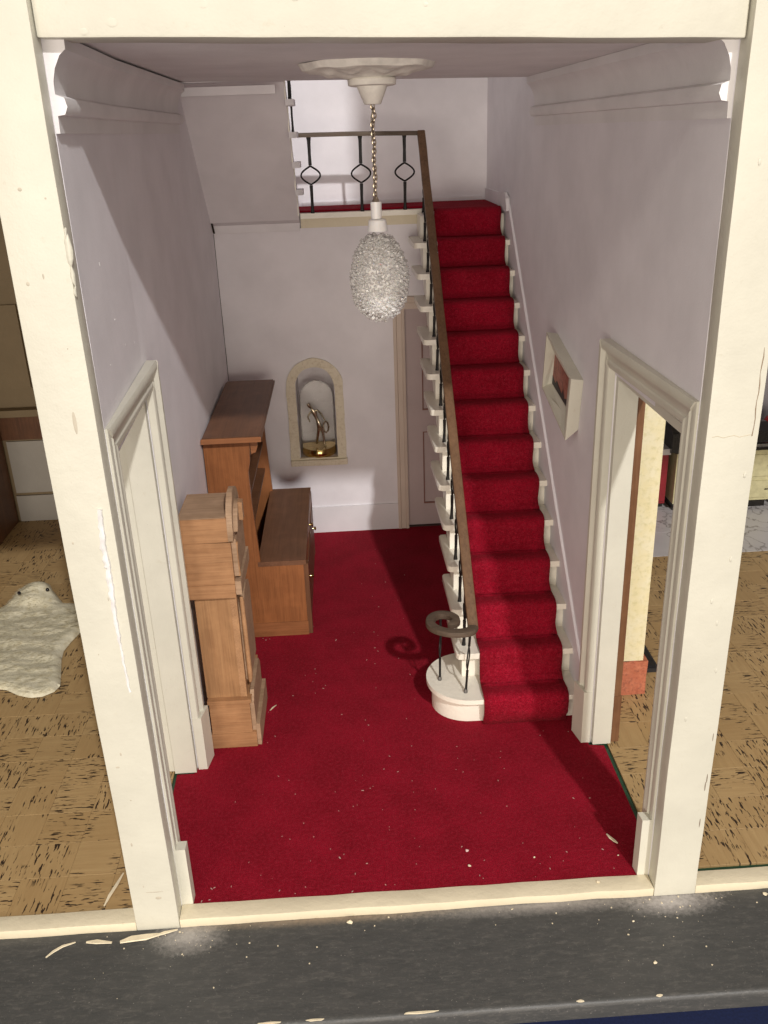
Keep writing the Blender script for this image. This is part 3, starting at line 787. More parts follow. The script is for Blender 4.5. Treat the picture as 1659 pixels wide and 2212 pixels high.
# ---- upper flight seen from below
uf = thing('upper_staircase', 'underside of the upper stair flight boxed in pale lilac panels along the left wall', 'staircase', (.4, DB, LZ))
SX0, SX1 = -.16, .800
def uz(y): return 3.535+(DB-.012-y)*.985
P = [(DB-.012, 3.535), (DB-.012, 3.66), (DB+.30, 3.66), (DB+.30, 4.2), (4.13, 5.9), (4.13, 4.93), (4.30, 4.93), (4.30, 4.86)]
P = [(DB-.012, 3.535), (DB+.03, 3.535), (DB+.03, 3.66), (4.13, 5.14), (4.13, 4.885), (4.395, 4.885)]
bm = NB(); add_slab(bm, [(DB-.012, 3.53), (DB+.05, 3.53), (DB+.05, 3.73), (4.10, 5.42), (4.10, 4.90), (4.36, 4.90), (5.655, 3.655), (DB-.012, 3.612)], [], YZ, SX0, SX1)
obj('soffit', bm, M_SOFFIT, uf, bevel=.006, label='pale sloping soffit')
obj('soffit_fillet', box(SX0, SX1-.06, 4.128, 4.19, 4.80, 4.868), M_SOFFIT, uf, bevel=.01)
bm = NB()
for i in range(14):
    y0, y1 = DB-.02-i*.099, DB-.02-(i+1)*.099; w = .004+.007*abs(noise.noise(Vector((4, y0*2.3, 1))))
    add_hexa(bm, [(x, y, uz(y)-dz) for x, in ((xL(5)-.006,), (xL(5)+.006+w,)) for y in (y1, y0) for dz in (.006, -.004)])
obj('side_gap', bm, M_GAP, uf, label='dark open joint between the boxed flight and the wall')
for k in range(1, 8):
    y, z = DB-RUN*k, LZ+RISE*k
    bm = NB(); P = [(SX1+.002, y-RUN-.02), (SX1+.035, y-RUN-.02), (SX1+.075, y-RUN+.01), (SX1+.08, y-.03), (SX1+.06, y+.015), (SX1+.002, y+.02)]
    add_prism(bm, P, XY, z-.052, z); obj('tread', bm, M_SKIRT, uf, bevel=.012, smooth=True)
    bm = box(SX1+.001, SX1+.012, y-.02, y+.005, z-RISE-.001, z-.053); obj('riser', bm, M_STAIR, uf)
for k in (3, 4):
    y, z = DB-RUN*k-.12, LZ+RISE*k
    obj('baluster', baluster_bm((SX1+.035, y, z-.001), (SX1+.035, y, z+.7), (0, 1, 0)), M_IRON, uf, smooth=True)
# strings of red carpet hidden by the soffit are left out

# ---- under-stair door
ud = thing('understair_door', 'dull mauve panelled door in a tan frame half hidden behind the staircase', 'door', (1.9, DB, 0))
bm = NB(); YD = DB+.045
add_slab(bm, [(1.89, .012), (2.75, .012), (2.75, 2.66), (1.89, 2.66)],
         [[(2.085, .285), (2.085, 1.205), (2.55, 1.205), (2.55, .285)], [(2.085, 1.465), (2.085, 2.45), (2.55, 2.45), (2.55, 1.465)]], XZ, YD, YD+.04)
obj('door_leaf', bm, M_DOOR, ud)
for z0, z1 in ((.285, 1.205), (1.465, 2.45)):
    bm = NB(); add_prism(bm, [(2.085, z0), (2.55, z0), (2.55, z1), (2.085, z1)], XZ, YD+.026, YD+.038); obj('panel', bm, M_DOOR, ud)
    bm = NB(); add_slab(bm, [(2.083, z0-.002), (2.552, z0-.002), (2.552, z1+.002), (2.083, z1+.002)], [[(2.10, z0+.015), (2.10, z1-.015), (2.535, z1-.015), (2.535, z0+.015)]], XZ, YD+.008, YD+.026)
    obj('panel_moulding', bm, simple('door_groove_red_brown', (.26, .12, .09), .6), ud)
def arc_prof(x0, x1, y):   # stepped casing section in (x,y)
    w = x1-x0
    return [(x0, y), (x0, y-.030), (x0+w*.25, y-.036), (x0+w*.32, y-.022), (x0+w*.7, y-.024), (x0+w*.78, y-.034), (x1, y-.030), (x1, y+.05)]
bm = NB(); add_prism(bm, [(a, b) for a, b in arc_prof(1.765, 1.893, DB-.0005)], XY, 0, 2.66); obj('casing', bm, M_DOORTRIM, ud)
bm = NB(); add_prism(bm, [(DB-.0005, 2.66), (DB-.034, 2.66), (DB-.038, 2.72), (DB-.024, 2.73), (DB-.036, 2.79), (DB-.0005, 2.80)], YZ, 1.755, 2.72); obj('head_casing', bm, M_DOORTRIM, ud)
obj('threshold', box(1.893, 2.7, DB+.001, DB+.10, -.015, .010), simple('dark_threshold', (.05, .02, .015), .7), ud)
struct('wall_under_stairs', box(-.2, 3.0, DB+.5, DB+.6, 0, 3.5), M_WALL)

# ---- niche with glass dome and figure
nc = thing('arched_niche', 'arched wall niche with a crackled stone coloured surround on the back wall', 'niche', (.85, DB, .89))
bm = NB()
add_slab(bm, arch(.522, 1.172, .90, 1.825, 26), [arch(NXI0-.004, NXI1+.004, .972, NZIS, 22)[::-1]], XZ, DB-.035, DB-.0006)
bmesh.ops.subdivide_edges(bm, edges=[e for e in bm.edges if e.calc_length() > .3], cuts=10)
wobble(bm, .010, 9); obj('surround', bm, M_STONE, nc, bevel=0)
bm = box(.52, 1.185, DB-.075, DB-.03, .885, .955); bmesh.ops.subdivide_edges(bm, edges=[e for e in bm.edges if e.calc_length() > .3], cuts=8); wobble(bm, .009, 8)
obj('ledge', bm, M_STONE, nc, bevel=.008)
bm = NB()   # curved lining: walls of the recess
n_ = 20
A = arch(NXI0, NXI1, NZI0, NZIS, 20); fr = [bm.verts.new((x, DB+.09, z)) for x, z in A]; bk = []
cx_ = (NXI0+NXI1)/2
for x, z in A: bk.append(bm.verts.new((cx_+(x-cx_)*.96, DB+.42, z)))
for i in range(len(A)): bm.faces.new([fr[i], fr[(i+1) % len(A)], bk[(i+1) % len(A)], bk[i]])
bm.faces.new(bk)
o = obj('lining', bm, M_NICHE, nc); md = o.modifiers.new('solid', 'SOLIDIFY'); md.thickness = .03; md.offset = 1
fg = thing('domed_ornament', 'gilt figurine under a clear glass dome on a brass base in the niche', 'ornament', (.85, DB+.16, .966))
cxn, cyn, czn = .852, DB+.155, .967
bm = NB(); add_lathe(bm, [(.190, 0), (.200, .012), (.203, .055), (.196, .078), (.190, .095)], (cxn, cyn, czn), 40); obj('brass_base', bm, M_BRASS, fg, smooth=True)
bm = NB(); R_, H_ = .196, 1.16
pr = [(R_, .096)]+[(R_, .096+H_*.5)]+[(R_*math.cos(a), .096+H_*.5+R_*1.05*math.sin(a)) for a in [PI/2*k/12 for k in range(1, 12)]]+[(.004, .096+H_*.5+R_*1.05)]
add_lathe(bm, pr, (cxn, cyn, czn), 40); 
# open the bottom, give it a thin wall
bm.faces.ensure_lookup_table()
bot = [f for f in bm.faces if len(f.verts) == 40 and f.calc_center_median().z < czn+.12]
bmesh.ops.delete(bm, geom=bot, context='FACES_ONLY')
o = obj('glass_dome', bm, M_GLASS, fg, smooth=True)
# figurine: slender bowing figure with a garland; one continuous skinned body
def skin_obj(name, verts, edges, radii, m, parent, sub=2, scale=1):
    me = bpy.data.meshes.new(name); off = wloc(parent)
    me.from_pydata([tuple(Vector(v)-off) for v in verts], edges, []); o = bpy.data.objects.new(name, me); COL.objects.link(o); o.parent = parent
    me.materials.append(m); sk = o.modifiers.new('skin', 'SKIN')
    for i, v in enumerate(me.skin_vertices[0].data):
        v.radius = (radii[i], radii[i]); v.use_root = (i == 0)
    s = o.modifiers.new('sub', 'SUBSURF'); s.levels = sub; s.render_levels = sub; sk.use_smooth_shade = True
    return o
B0 = Vector((cxn+.005, cyn-.02, czn+.096))
V = [(.015, 0, .27), (-.01, -.002, .34), (-.035, -.006, .42), (-.062, -.014, .475), (-.085, -.022, .505), (-.098, -.03, .54),
     (-.005, -.01, .45), (.045, -.03, .40), (.075, -.05, .33), (-.07, 0, .43), (-.105, -.02, .37), (-.085, -.04, .31),
     (.045, 0, .17), (.055, -.005, .02), (-.005, .01, .17), (-.03, .02, .02), (.07, -.025, .008)]
Eg = [(0, 1), (1, 2), (2, 3), (3, 4), (4, 5), (2, 6), (6, 7), (7, 8), (2, 9), (9, 10), (10, 11), (0, 12), (12, 13), (0, 14), (14, 15), (13, 16)]
Rd = [.026, .020, .026, .012, .024, .019, .012, .010, .008, .012, .010, .008, .017, .011, .017, .011, .008]
skin_obj('figurine', [B0+Vector(v) for v in V], Eg, Rd, M_GOLD, fg)
bm = NB(); add_tube(bm, [B0+Vector((.085+.030*math.cos(a), -.055, .25+.065*math.sin(a))) for a in [2*PI*k/14 for k in range(14)]], .010, 7, closed=True)
for k in range(8):
    a = 2*PI*k/8; bmesh.ops.create_icosphere(bm, subdivisions=1, radius=.013, matrix=Matrix.Translation(B0+Vector((.085+.032*math.cos(a), -.06, .25+.067*math.sin(a)))))
obj('garland', bm, M_GOLD, fg, smooth=True)

# ---- crooked picture on the right wall
pf = thing('picture_frame', 'deep cream box frame with a small dark sunset picture hanging crooked on the right wall', 'picture', (xR(2.7), 2.7, 2.5))
def on_r(y, z, o): return (xR(y)-o, y, z)
F_ = [(3.04, 2.926), (2.222, 2.742), (2.305, 2.235), (3.127, 2.436)]      # front outer rim
W_ = [(3.03, 2.91), (2.215, 2.732), (2.285, 2.325), (3.11, 2.44)]        # where it meets the wall
cyc = [(sum(p[0] for p in F_)/4, sum(p[1] for p in F_)/4)]
I_ = [(3.055, 2.742), (2.575, 2.652), (2.620, 2.405), (3.125, 2.475)]
bm = NB(); O = [bm.verts.new(on_r(y, z, .092)) for y, z in F_]; I = [bm.verts.new(on_r(y, z, .014)) for y, z in I_]
F2 = [(y+(cyc[0][0]-y)*.055, z+(cyc[0][1]-z)*.055) for y, z in F_]; O2 = [bm.verts.new(on_r(y, z, .094)) for y, z in F2]
Wv = [bm.verts.new(on_r(y, z, .001)) for y, z in W_]; Ib = [bm.verts.new(on_r(y, z, .001)) for y, z in I_]
for i in range(4):
    j = (i+1) % 4
    bm.faces.new([O[i], O[j], O2[j], O2[i]]); bm.faces.new([O2[i], O2[j], I[j], I[i]]); bm.faces.new([O[j], O[i], Wv[i], Wv[j]])
    bm.faces.new([I[i], I[j], Ib[j], Ib[i]]); bm.faces.new([Wv[i], Wv[j], Ib[j], Ib[i]])
obj('frame', bm, M_TRIM, pf)
bm = NB(); q = [bm.verts.new(on_r(y, z, .010)) for y, z in I_]; q2 = [bm.verts.new(on_r(y, z, .0015)) for y, z in I_]; bm.faces.new(q); bm.faces.new(q2[::-1])
for i in range(4): bm.faces.new([q[i], q[(i+1) % 4], q2[(i+1) % 4], q2[i]])
obj('painting', bm, M_PICTURE, pf)
bm = NB()
P = [(3.118, 2.478), (2.630, 2.412), (2.622, 2.47), (2.70, 2.455), (2.74, 2.52), (2.78, 2.47), (2.86, 2.50), (2.95, 2.535), (3.0, 2.50), (3.115, 2.56)]
add_prism(bm, P, lambda a, b, t: on_r(a, b, t), .0105, .0125); obj('painted_foreground', bm, simple('painted_dark_foreground', (.02, .015, .02), .5), pf)

# ---- longcase clock against the left wall
cl = thing('longcase_clock', 'dusty honey coloured wooden longcase clock beside the left door frame', 'clock', (.15, 2.0, 0))
CB, CF, CY0, CY1 = -.085, .36, 1.692, 2.35
obj('foot_board', box(CB+.09, .360, CY0, CY1, .001, .135), M_OAK_X, cl, bevel=.004)
obj('foot_front', box(.3605, .392, CY0+.02, CY1+.0, .001, .20), M_OAK_DUSTY, cl, bevel=.005)
obj('base_case', box(CB+.10, .330, CY0+.004, CY1-.02, .136, .415), M_OAK_X, cl, bevel=.004)
bm = NB(); add_prism(bm, [(CY0+.03, .136), (CY1-.03, .136), (CY1-.03, .40), (CY1-.10, .47), (CY0+.10, .47), (CY0+.03, .40)], YZ, .3305, .362); obj('base_panel', bm, M_OAK_DUSTY, cl, bevel=.005)
obj('base_moulding', box(CB+.09, .345, CY0-.004, CY1-.01, .4155, .447), M_OAK_X, cl, bevel=.009)
obj('trunk', box(.0, .262, 1.742, 2.30, .4475, 1.345), M_OAK_V, cl, bevel=.003)
obj('trunk_stile', box(.2625, .312, 1.736, 1.80, .4475, 1.345), M_OAK_Y, cl, bevel=.006)
obj('trunk_stile', box(.2625, .312, 2.24, 2.304, .4475, 1.345), M_OAK_Y, cl, bevel=.006)
bm = NB(); add_prism(bm, [(1.80, .56), (2.24, .56), (2.24, 1.16), (2.20, 1.24), (2.12, 1.28), (2.02, 1.295), (1.92, 1.28), (1.84, 1.24), (1.80, 1.16)], YZ, .30, .352); obj('trunk_door', bm, M_OAK_DUSTY, cl, bevel=.008)
obj('trunk_front', box(.2625, .30, 1.80, 2.24, .4475, 1.345), M_OAK_V, cl)
bm = NB(); add_tube(bm, [(.345, 1.775, .56), (.348, 1.775, .62), (.345, 1.775, 1.27), (.343, 1.775, 1.31)], [.014, .020, .017, .012], 10); obj('column', bm, M_OAK_Y, cl, smooth=True)
obj('waist_moulding', box(-.035, .318, CY0, 2.33, 1.3455, 1.455), M_OAK_X, cl, bevel=.008)
obj('waist_front', box(.3185, .362, CY0+.02, 2.32, 1.36, 1.47), M_OAK_DUSTY, cl, bevel=.012)
bm = NB(); add_hexa(bm, [(x, y, z) for x, (za, zb) in ((-.04, (1.456, 1.80)), (.318, (1.456, 1.79))) for y in (1.698, 2.26) for z in (za, zb)]); obj('hood_case', bm, M_OAK_X, cl, bevel=.004)
obj('hood_front', box(.3185, .352, 1.74, 2.24, 1.50, 1.80), M_OAK_DUSTY, cl, bevel=.006)
bm = NB(); add_tube(bm, [(.348, 1.755, 1.50), (.35, 1.755, 1.56), (.348, 1.755, 1.70), (.35, 1.755, 1.77)], [.016, .011, .011, .016], 10); obj('column', bm, M_OAK_Y, cl, smooth=True)
obj('hood_top', box(-.045, .305, 1.690, 2.20, 1.8005, 1.985), M_OAK_X, cl, bevel=.012, label='reddish top box of the clock hood with a dusty top')
obj('top_dust', box(-.04, .298, 1.70, 2.19, 1.9852, 1.989), M_OAK_DUSTY, cl)
bm = NB(); arcp = [(1.70, 1.80)]+[(1.945-.255*math.cos(a), 1.88+.235*math.sin(a)) for a in [PI*k/14 for k in range(15)]]+[(2.19, 1.80)]
inner = [(1.945+.17*math.cos(a), 1.86+.16*math.sin(a)) for a in [PI*k/10 for k in range(11)]]
add_slab(bm, arcp, [], YZ, .3055, .342); obj('crest_board', bm, M_OAK_DUSTY, cl, bevel=.006)
bm = NB(); add_slab(bm, [(1.945-.19*math.cos(a), 1.85+.17*math.sin(a)) for a in [PI*k/12 for k in range(13)]], [], YZ, .3425, .372); obj('crest_arch', bm, M_OAK_DUSTY, cl, bevel=.006)
obj('crest_block', box(.372, .402, 1.90, 1.975, 1.88, 2.02), M_OAK_Y, cl, bevel=.010)

# ---- hall dresser (low cupboard with tall shelf back)
ds = thing('hall_dresser', 'red brown wooden dresser with low cupboard and tall shelf back against the left wall', 'dresser', (.3, 4.3, 0))
DY0, DY1 = 3.392, 5.255
# end panels: L outlines
P = [(-.085, 0.001), (.722, .001), (.722, .752), (.325, .752), (.295, 1.4), (.292, 1.70), (.315, 1.80), (.330, 2.008), (-.085, 2.008)]
for y0 in (DY0, DY1-.05):
    bm = NB(); add_prism(bm, P, XZ, y0, y0+.05); obj('end_panel', bm, M_RED_V, ds, bevel=.003)
obj('base_board', box(.16, .728, DY0-.012, DY0-.0005, .001, .148), M_RED_X, ds, bevel=.003)
obj('front_stile', box(.7225, .765, DY0+.01, DY0+.10, .001, .753), M_DARKPANEL, ds, bevel=.003)
obj('front_stile', box(.7225, .752, DY1-.09, DY1, .001, .753), M_DARKPANEL, ds, bevel=.003)
obj('front_rail', box(.7225, .748, DY0+.10, DY1-.09, .65, .753), M_RED_V, ds)
obj('plinth_rail', box(.7225, .748, DY0+.10, DY1-.09, .001, .12), M_DARKPANEL, ds)
for i in range(3):
    a = DY0+.10+i*(DY1-DY0-.19)/3; b = a+(DY1-DY0-.19)/3
    obj('cupboard_door', box(.725, .756, a+.006, b-.006, .125, .645), M_DARKPANEL, ds, bevel=.004)
def knob(y, z, x=.756):
    bm = NB(); add_tube(bm, [(x, y, z), (x+.018, y, z), (x+.020, y, z), (x+.034, y, z), (x+.040, y, z)], [.009, .007, .019, .022, .012], 12); obj('knob', bm, M_BRASS, ds, smooth=True)
knob(4.44, .70, .748); knob(3.75, .45); knob(4.9, .45)
obj('counter_top', box(.298, .748, DY0-.004, DY1+.004, .7535, .800), M_DARKTOP, ds, bevel=.008)
obj('back_board', box(-.088, -.06, DY0+.05, DY1-.05, .001, 2.007), M_DARKPANEL, ds)
for z in (1.05, 1.36, 1.68):
    obj('shelf', box(-.06, .262, DY0+.051, DY1-.051, z, z+.03), M_DARKPANEL, ds, bevel=.003)
obj('frieze', box(.262, .292, DY0+.051, DY1-.051, 1.86, 2.007), M_RED_X, ds)
for y0 in (DY0+.0, DY1-.045):
    bm = NB(); add_prism(bm, [(.331, 2.006), (.395, 2.006), (.395, 1.94), (.375, 1.89), (.333, 1.87)], XZ, y0, y0+.045); obj('bracket', bm, M_RED_X, ds, bevel=.003)
bm = box(-.090, .438, DY0-.045, 5.345, 2.0085, 2.048)
bmesh.ops.bevel(bm, geom=[e for e in bm.edges if all(v.co.z > 2.03 for v in e.verts)], offset=.016, segments=3, affect='EDGES')
obj('top', bm, M_DARKTOP, ds, smooth=True)
bm = NB(); add_prism(bm, [(DY0-.085, 2.010), (DY0-.0455, 2.010), (DY0-.0455, 2.046), (DY0-.05, 2.046)], YZ, -.090, .438)
obj('top_edge_moulding', bm, M_RED_X, ds)

# ---- pendant lamp with ceiling rose
pl = thing('pendant_lamp', 'hanging lamp with egg shaped shade of clear beads on a chain', 'lamp', (1.46, 2.2, 4.87))
c0 = (1.447, 2.2, 4.868)
bm = NB(); rings = []; n_ = 96
for q in range(15):
    t = q/14; ring = []
    for k in range(n_):
        a = 2*PI*k/n_; lob = .5+.5*math.cos(8*a)
        r = .15+t*(.275+.018*lob*t)
        z = -.074+.060*t**.75+.010*math.sin(PI*t)*(1-2*lob)*-1-.008*math.exp(-((t-.86)/.09)**2)-.010*math.exp(-((t-.45)/.07)**2)*(1-lob)
        if q == 14: z = .02
        ring.append(bm.verts.new((c0[0]+r*math.cos(a), c0[1]+r*math.sin(a), c0[2]+z)))
    rings.append(ring)
for a_, b_ in zip(rings[:-1], rings[1:]):
    for k in range(n_): bm.faces.new([a_[k], a_[(k+1) % n_], b_[(k+1) % n_], b_[k]])
bm.faces.new(rings[0][::-1]); wobble(bm, .006, 8)
obj('ceiling_rose', bm, M_CHINA, pl, smooth=True)
bm = NB(); add_lathe(bm, [(.135, -.118), (.155, -.112), (.158, -.080), (.150, -.070)], (1.474, 2.2, 4.868), 28); obj('rose_collar', bm, M_CHINA, pl, smooth=True)
bm = NB(); add_lathe(bm, [(.052, -.225), (.056, -.222), (.100, -.118), (.100, -.116)], (1.474, 2.2, 4.868), 28); obj('rose_cup', bm, M_CHINA, pl, smooth=True)
zt, zb = 4.645, 4.050; nl = 22
for i in range(nl):
    s = (i+.5)/nl; z = zt+(zb-zt)*s; x = 1.472+.010*math.sin(i*.9)*(1 if i < 5 else .3)
    bm = NB(); pts = []
    for k in range(10):
        a = 2*PI*k/10; u, w = .0125*math.cos(a), .0195*math.sin(a)
        th = (i % 2)*PI/2+.4
        pts.append((x+u*math.cos(th), 2.2+u*math.sin(th), z+w))
    add_tube(bm, pts, .0050, 6, closed=True); obj('chain_link', bm, M_CHAIN, pl, smooth=True)
bm = NB(); add_tube(bm, [(1.466+.006*math.sin(k*1.3), 2.206+.005*math.cos(k), zt-(zt-zb)*k/24) for k in range(25)], .0048, 6); obj('flex', bm, simple('clear_flex', (.30, .26, .20), .35), pl, smooth=True)
bm = NB(); add_lathe(bm, [(.026, 0), (.022, .012), (.006, .045)], (1.472, 2.2, 4.043), 14); obj('chain_cap', bm, M_CHAIN, pl, smooth=True)
bm = NB(); add_lathe(bm, [(.034, -.11), (.036, -.1), (.037, -.05), (.038, 0)], (1.473, 2.2, 4.043), 24); obj('neck', bm, M_FROST, pl, smooth=True)
bm = NB(); add_lathe(bm, [(.070, -.19), (.068, -.18), (.060, -.12), (.050, -.112)], (1.478, 2.2, 4.043), 28); obj('shade_collar', bm, M_FROST, pl, smooth=True)
# egg core + beads
ec = Vector((1.480, 2.2, 3.545)); eh, er = .305, .200
def egg(u, a, k=1.0):
    z = math.cos(u); r = math.sin(u)*(1+.10*-z)*er*k
    return ec+Vector((r*math.cos(a), r*math.sin(a), z*eh*k))
bm = NB(); bmesh.ops.create_uvsphere(bm, u_segments=28, v_segments=20, radius=1)
for v in bm.verts:
    z = v.co.z; s = (1-.10*z)*er*.90; v.co = ec+Vector((v.co.x*s, v.co.y*s, z*eh*.92))
obj('shade', bm, M_FROST, pl, smooth=True)
bm = NB()
for i in range(760):
    g = (i+.5)/760; u = math.acos(1-2*g); a = i*2.39996
    if u < .33: continue
    p = egg(u, a, random.uniform(.94, 1.0)); s = random.uniform(.010, .018)
    rot = Matrix.Rotation(random.uniform(0, PI), 4, 'X') @ Matrix.Rotation(random.uniform(0, PI), 4, 'Y')
    bmesh.ops.create_icosphere(bm, subdivisions=1, radius=s, matrix=Matrix.Translation(p) @ rot @ Matrix.Diagonal((1, random.uniform(.6, 1), random.uniform(.9, 1.7), 1)))
for v in bm.verts: v.co += Vector((random.uniform(-1, 1), random.uniform(-1, 1), random.uniform(-1, 1)))*.0025
o = obj('beads', bm, M_BEAD, pl); o['kind'] = 'stuff'; o['label'] = 'crust of small clear glass beads'

# ---- animal skin rug in the left room
bear = thing('bear_skin_rug', 'cream furry bear skin rug with black bead eyes on the cork floor', 'rug', (-2.1, 3.6, 0))
out = [(-2.302, 4.795), (-2.372, 4.767), (-2.406, 4.66), (-2.446, 4.492), (-2.50, 4.27), (-2.60, 4.13), (-2.78, 4.10), (-2.98, 4.02), (-3.02, 3.90), (-2.86, 3.72), (-2.66, 3.55), (-2.60, 3.35), (-2.62, 3.1), (-2.72, 2.88), (-2.68, 2.74), (-2.5, 2.66), (-2.3, 2.70), (-2.15, 2.73),
       (-2.016, 2.716), (-1.958, 2.701), (-1.821, 2.604), (-1.702, 2.555), (-1.601, 2.563), (-1.515, 2.628), (-1.488, 2.719), (-1.529, 2.896), (-1.598, 3.156), (-1.620, 3.317), (-1.596, 3.479), (-1.552, 3.644), (-1.36, 3.80), (-1.22, 3.95), (-1.23, 4.12), (-1.38, 4.24), (-1.6, 4.27), (-1.78, 4.26), (-1.882, 4.269), (-1.996, 4.454), (-2.085, 4.587), (-2.160, 4.74), (-2.212, 4.776)]
def inside(x, y, P):
    c = False; j = len(P)-1
    for i in range(len(P)):
        if (P[i][1] > y) != (P[j][1] > y) and x < (P[j][0]-P[i][0])*(y-P[i][1])/(P[j][1]-P[i][1])+P[i][0]: c = not c
        j = i
    return c
def dist(x, y, P):
    d = 9
    for i in range(len(P)):
        a, b = Vector(P[i-1]), Vector(P[i]); p = Vector((x, y)); ab = b-a
        t = max(0, min(1, (p-a).dot(ab)/ab.length_squared)); d = min(d, (p-a-ab*t).length)
    return d
def fur_h(x, y, d):
    body = .045*min(1, d/.07)**.5
    hd = math.exp(-(((x+2.19)/.20)**2+((y-4.42)/.22)**2))*.13*min(1, d/.06)
    return body+hd+.024*noise.noise(Vector((x*3+y*2, y*7, 0)))*min(1, d/.1)+.010*noise.noise(Vector((x*9+y*5, y*26, 2)))*min(1, d/.06)
tri = NB(); gx = .022; idx = {}
ny_ = int((4.85-2.5)/gx); nx_ = int((3.1-1.15)/gx)
for i in range(nx_+1):
    for j in range(ny_+1):
        x, y = -3.1+i*gx, 2.5+j*gx
        if inside(x, y, out):
            d = dist(x, y, out); idx[(i, j)] = tri.verts.new((x, y, fur_h(x, y, d)))
for (i, j) in list(idx):
    q = [(i, j), (i+1, j), (i+1, j+1), (i, j+1)]
    if all(k in idx for k in q): tri.faces.new([idx[k] for k in q])
be = [e for e in tri.edges if len(e.link_faces) == 1]
r = bmesh.ops.extrude_edge_only(tri, edges=be)
for v in [g for g in r['geom'] if isinstance(g, bmesh.types.BMVert)]:
    # pull skirt out to the outline and down
    best = None; bd = 9; p = Vector((v.co.x, v.co.y))
    for k in range(len(out)):
        a, b = Vector(out[k-1]), Vector(out[k]); ab = b-a; t = max(0, min(1, (p-a).dot(ab)/ab.length_squared)); q = a+ab*t
        if (p-q).length < bd: bd = (p-q).length; best = q
    v.co.x, v.co.y, v.co.z = best.x, best.y, .001
bmesh.ops.delete(tri, geom=[v for v in tri.verts if not v.link_faces], context='VERTS')
pelt = obj('pelt', tri, M_FUR, bear, smooth=False)
for p in pelt.data.polygons: p.use_smooth = True
# short fur tufts
bm = NB()
for i in range(15000):
    x, y = random.uniform(-3.05, -1.2), random.uniform(2.54, 4.8)
    if not inside(x, y, out): continue
    d = dist(x, y, out)
    if d < .008: continue
    z = fur_h(x, y, d); L_ = random.uniform(.03, .06)*(.6 if y > 4.1 else 1)
    an = math.radians(205)+.8*noise.noise(Vector((x*3, y*3, 8)))+random.uniform(-.35, .35)
    dv = Vector((math.cos(an), math.sin(an), random.uniform(.05, .30)))*L_; w = Vector((-math.sin(an), math.cos(an), 0))*.0022; p = Vector((x, y, z-.003))
    q = p+dv*.6+Vector((0, 0, .004))
    if y < 4.0 and not inside(p.x+dv.x, p.y+dv.y, out): continue
    v4 = [bm.verts.new(p-w), bm.verts.new(p+w), bm.verts.new(q+w*.7), bm.verts.new(q-w*.7)]
    bm.faces.new(v4); t = bm.verts.new(p+dv); bm.faces.new([v4[3], v4[2], t])
o = obj('fur', bm, M_FUR, bear); o['kind'] = 'stuff'
for x, y in ((-2.325, 4.292), (-2.045, 4.335)):
    bm = NB(); bmesh.ops.create_uvsphere(bm, u_segments=14, v_segments=10, radius=.019, matrix=Matrix.Translation((x, y, .152))); obj('eye', bm, M_EYE, bear, smooth=True)
# ---- back of the left room
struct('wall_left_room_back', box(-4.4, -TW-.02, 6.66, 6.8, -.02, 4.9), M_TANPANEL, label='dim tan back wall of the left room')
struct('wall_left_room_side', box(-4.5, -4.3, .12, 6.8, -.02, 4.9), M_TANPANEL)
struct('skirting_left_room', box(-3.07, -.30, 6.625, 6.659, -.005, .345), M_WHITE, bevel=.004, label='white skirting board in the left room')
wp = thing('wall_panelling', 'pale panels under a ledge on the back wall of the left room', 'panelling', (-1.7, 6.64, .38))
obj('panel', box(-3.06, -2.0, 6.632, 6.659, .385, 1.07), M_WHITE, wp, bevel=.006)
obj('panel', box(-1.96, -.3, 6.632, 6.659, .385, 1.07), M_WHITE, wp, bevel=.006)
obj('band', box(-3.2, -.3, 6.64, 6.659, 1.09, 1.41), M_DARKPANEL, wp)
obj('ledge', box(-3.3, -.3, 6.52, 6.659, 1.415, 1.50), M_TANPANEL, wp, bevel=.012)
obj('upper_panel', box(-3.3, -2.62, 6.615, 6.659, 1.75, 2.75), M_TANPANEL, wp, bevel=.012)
cbn = thing('dark_cupboard', 'dark red brown wooden cupboard at the far left edge of the left room', 'cupboard', (-3.4, 6.0, 0))
obj('body', box(-3.85, -3.10, 5.6, 6.61, 0, 1.42), M_DARKPANEL, cbn, bevel=.01)
obj('door', box(-3.80, -3.15, 5.57, 5.599, .06, 1.36), M_DARKPANEL, cbn, bevel=.01)
obj('top', box(-3.88, -3.08, 5.56, 6.61, 1.4205, 1.47), M_RED_X, cbn, bevel=.01)
# brick pier seen through the left doorway
bp_ = thing('brick_pier', 'narrow brown brick pier seen through the left doorway', 'brick pier', (-.6, 1.75, 0))
obj('mortar_core', box(-.735, -.405, 1.71, 2.0, 0, 1.60), M_TANPANEL, bp_)
for r_i in range(16):
    z = .004+r_i*.1
    for a in ((-.74, -.57) if r_i % 2 else (-.66, -.49)):
        obj('brick', box(a, a+.155, 1.70, 1.75, z, z+.088), M_BRICK, bp_, bevel=.003)
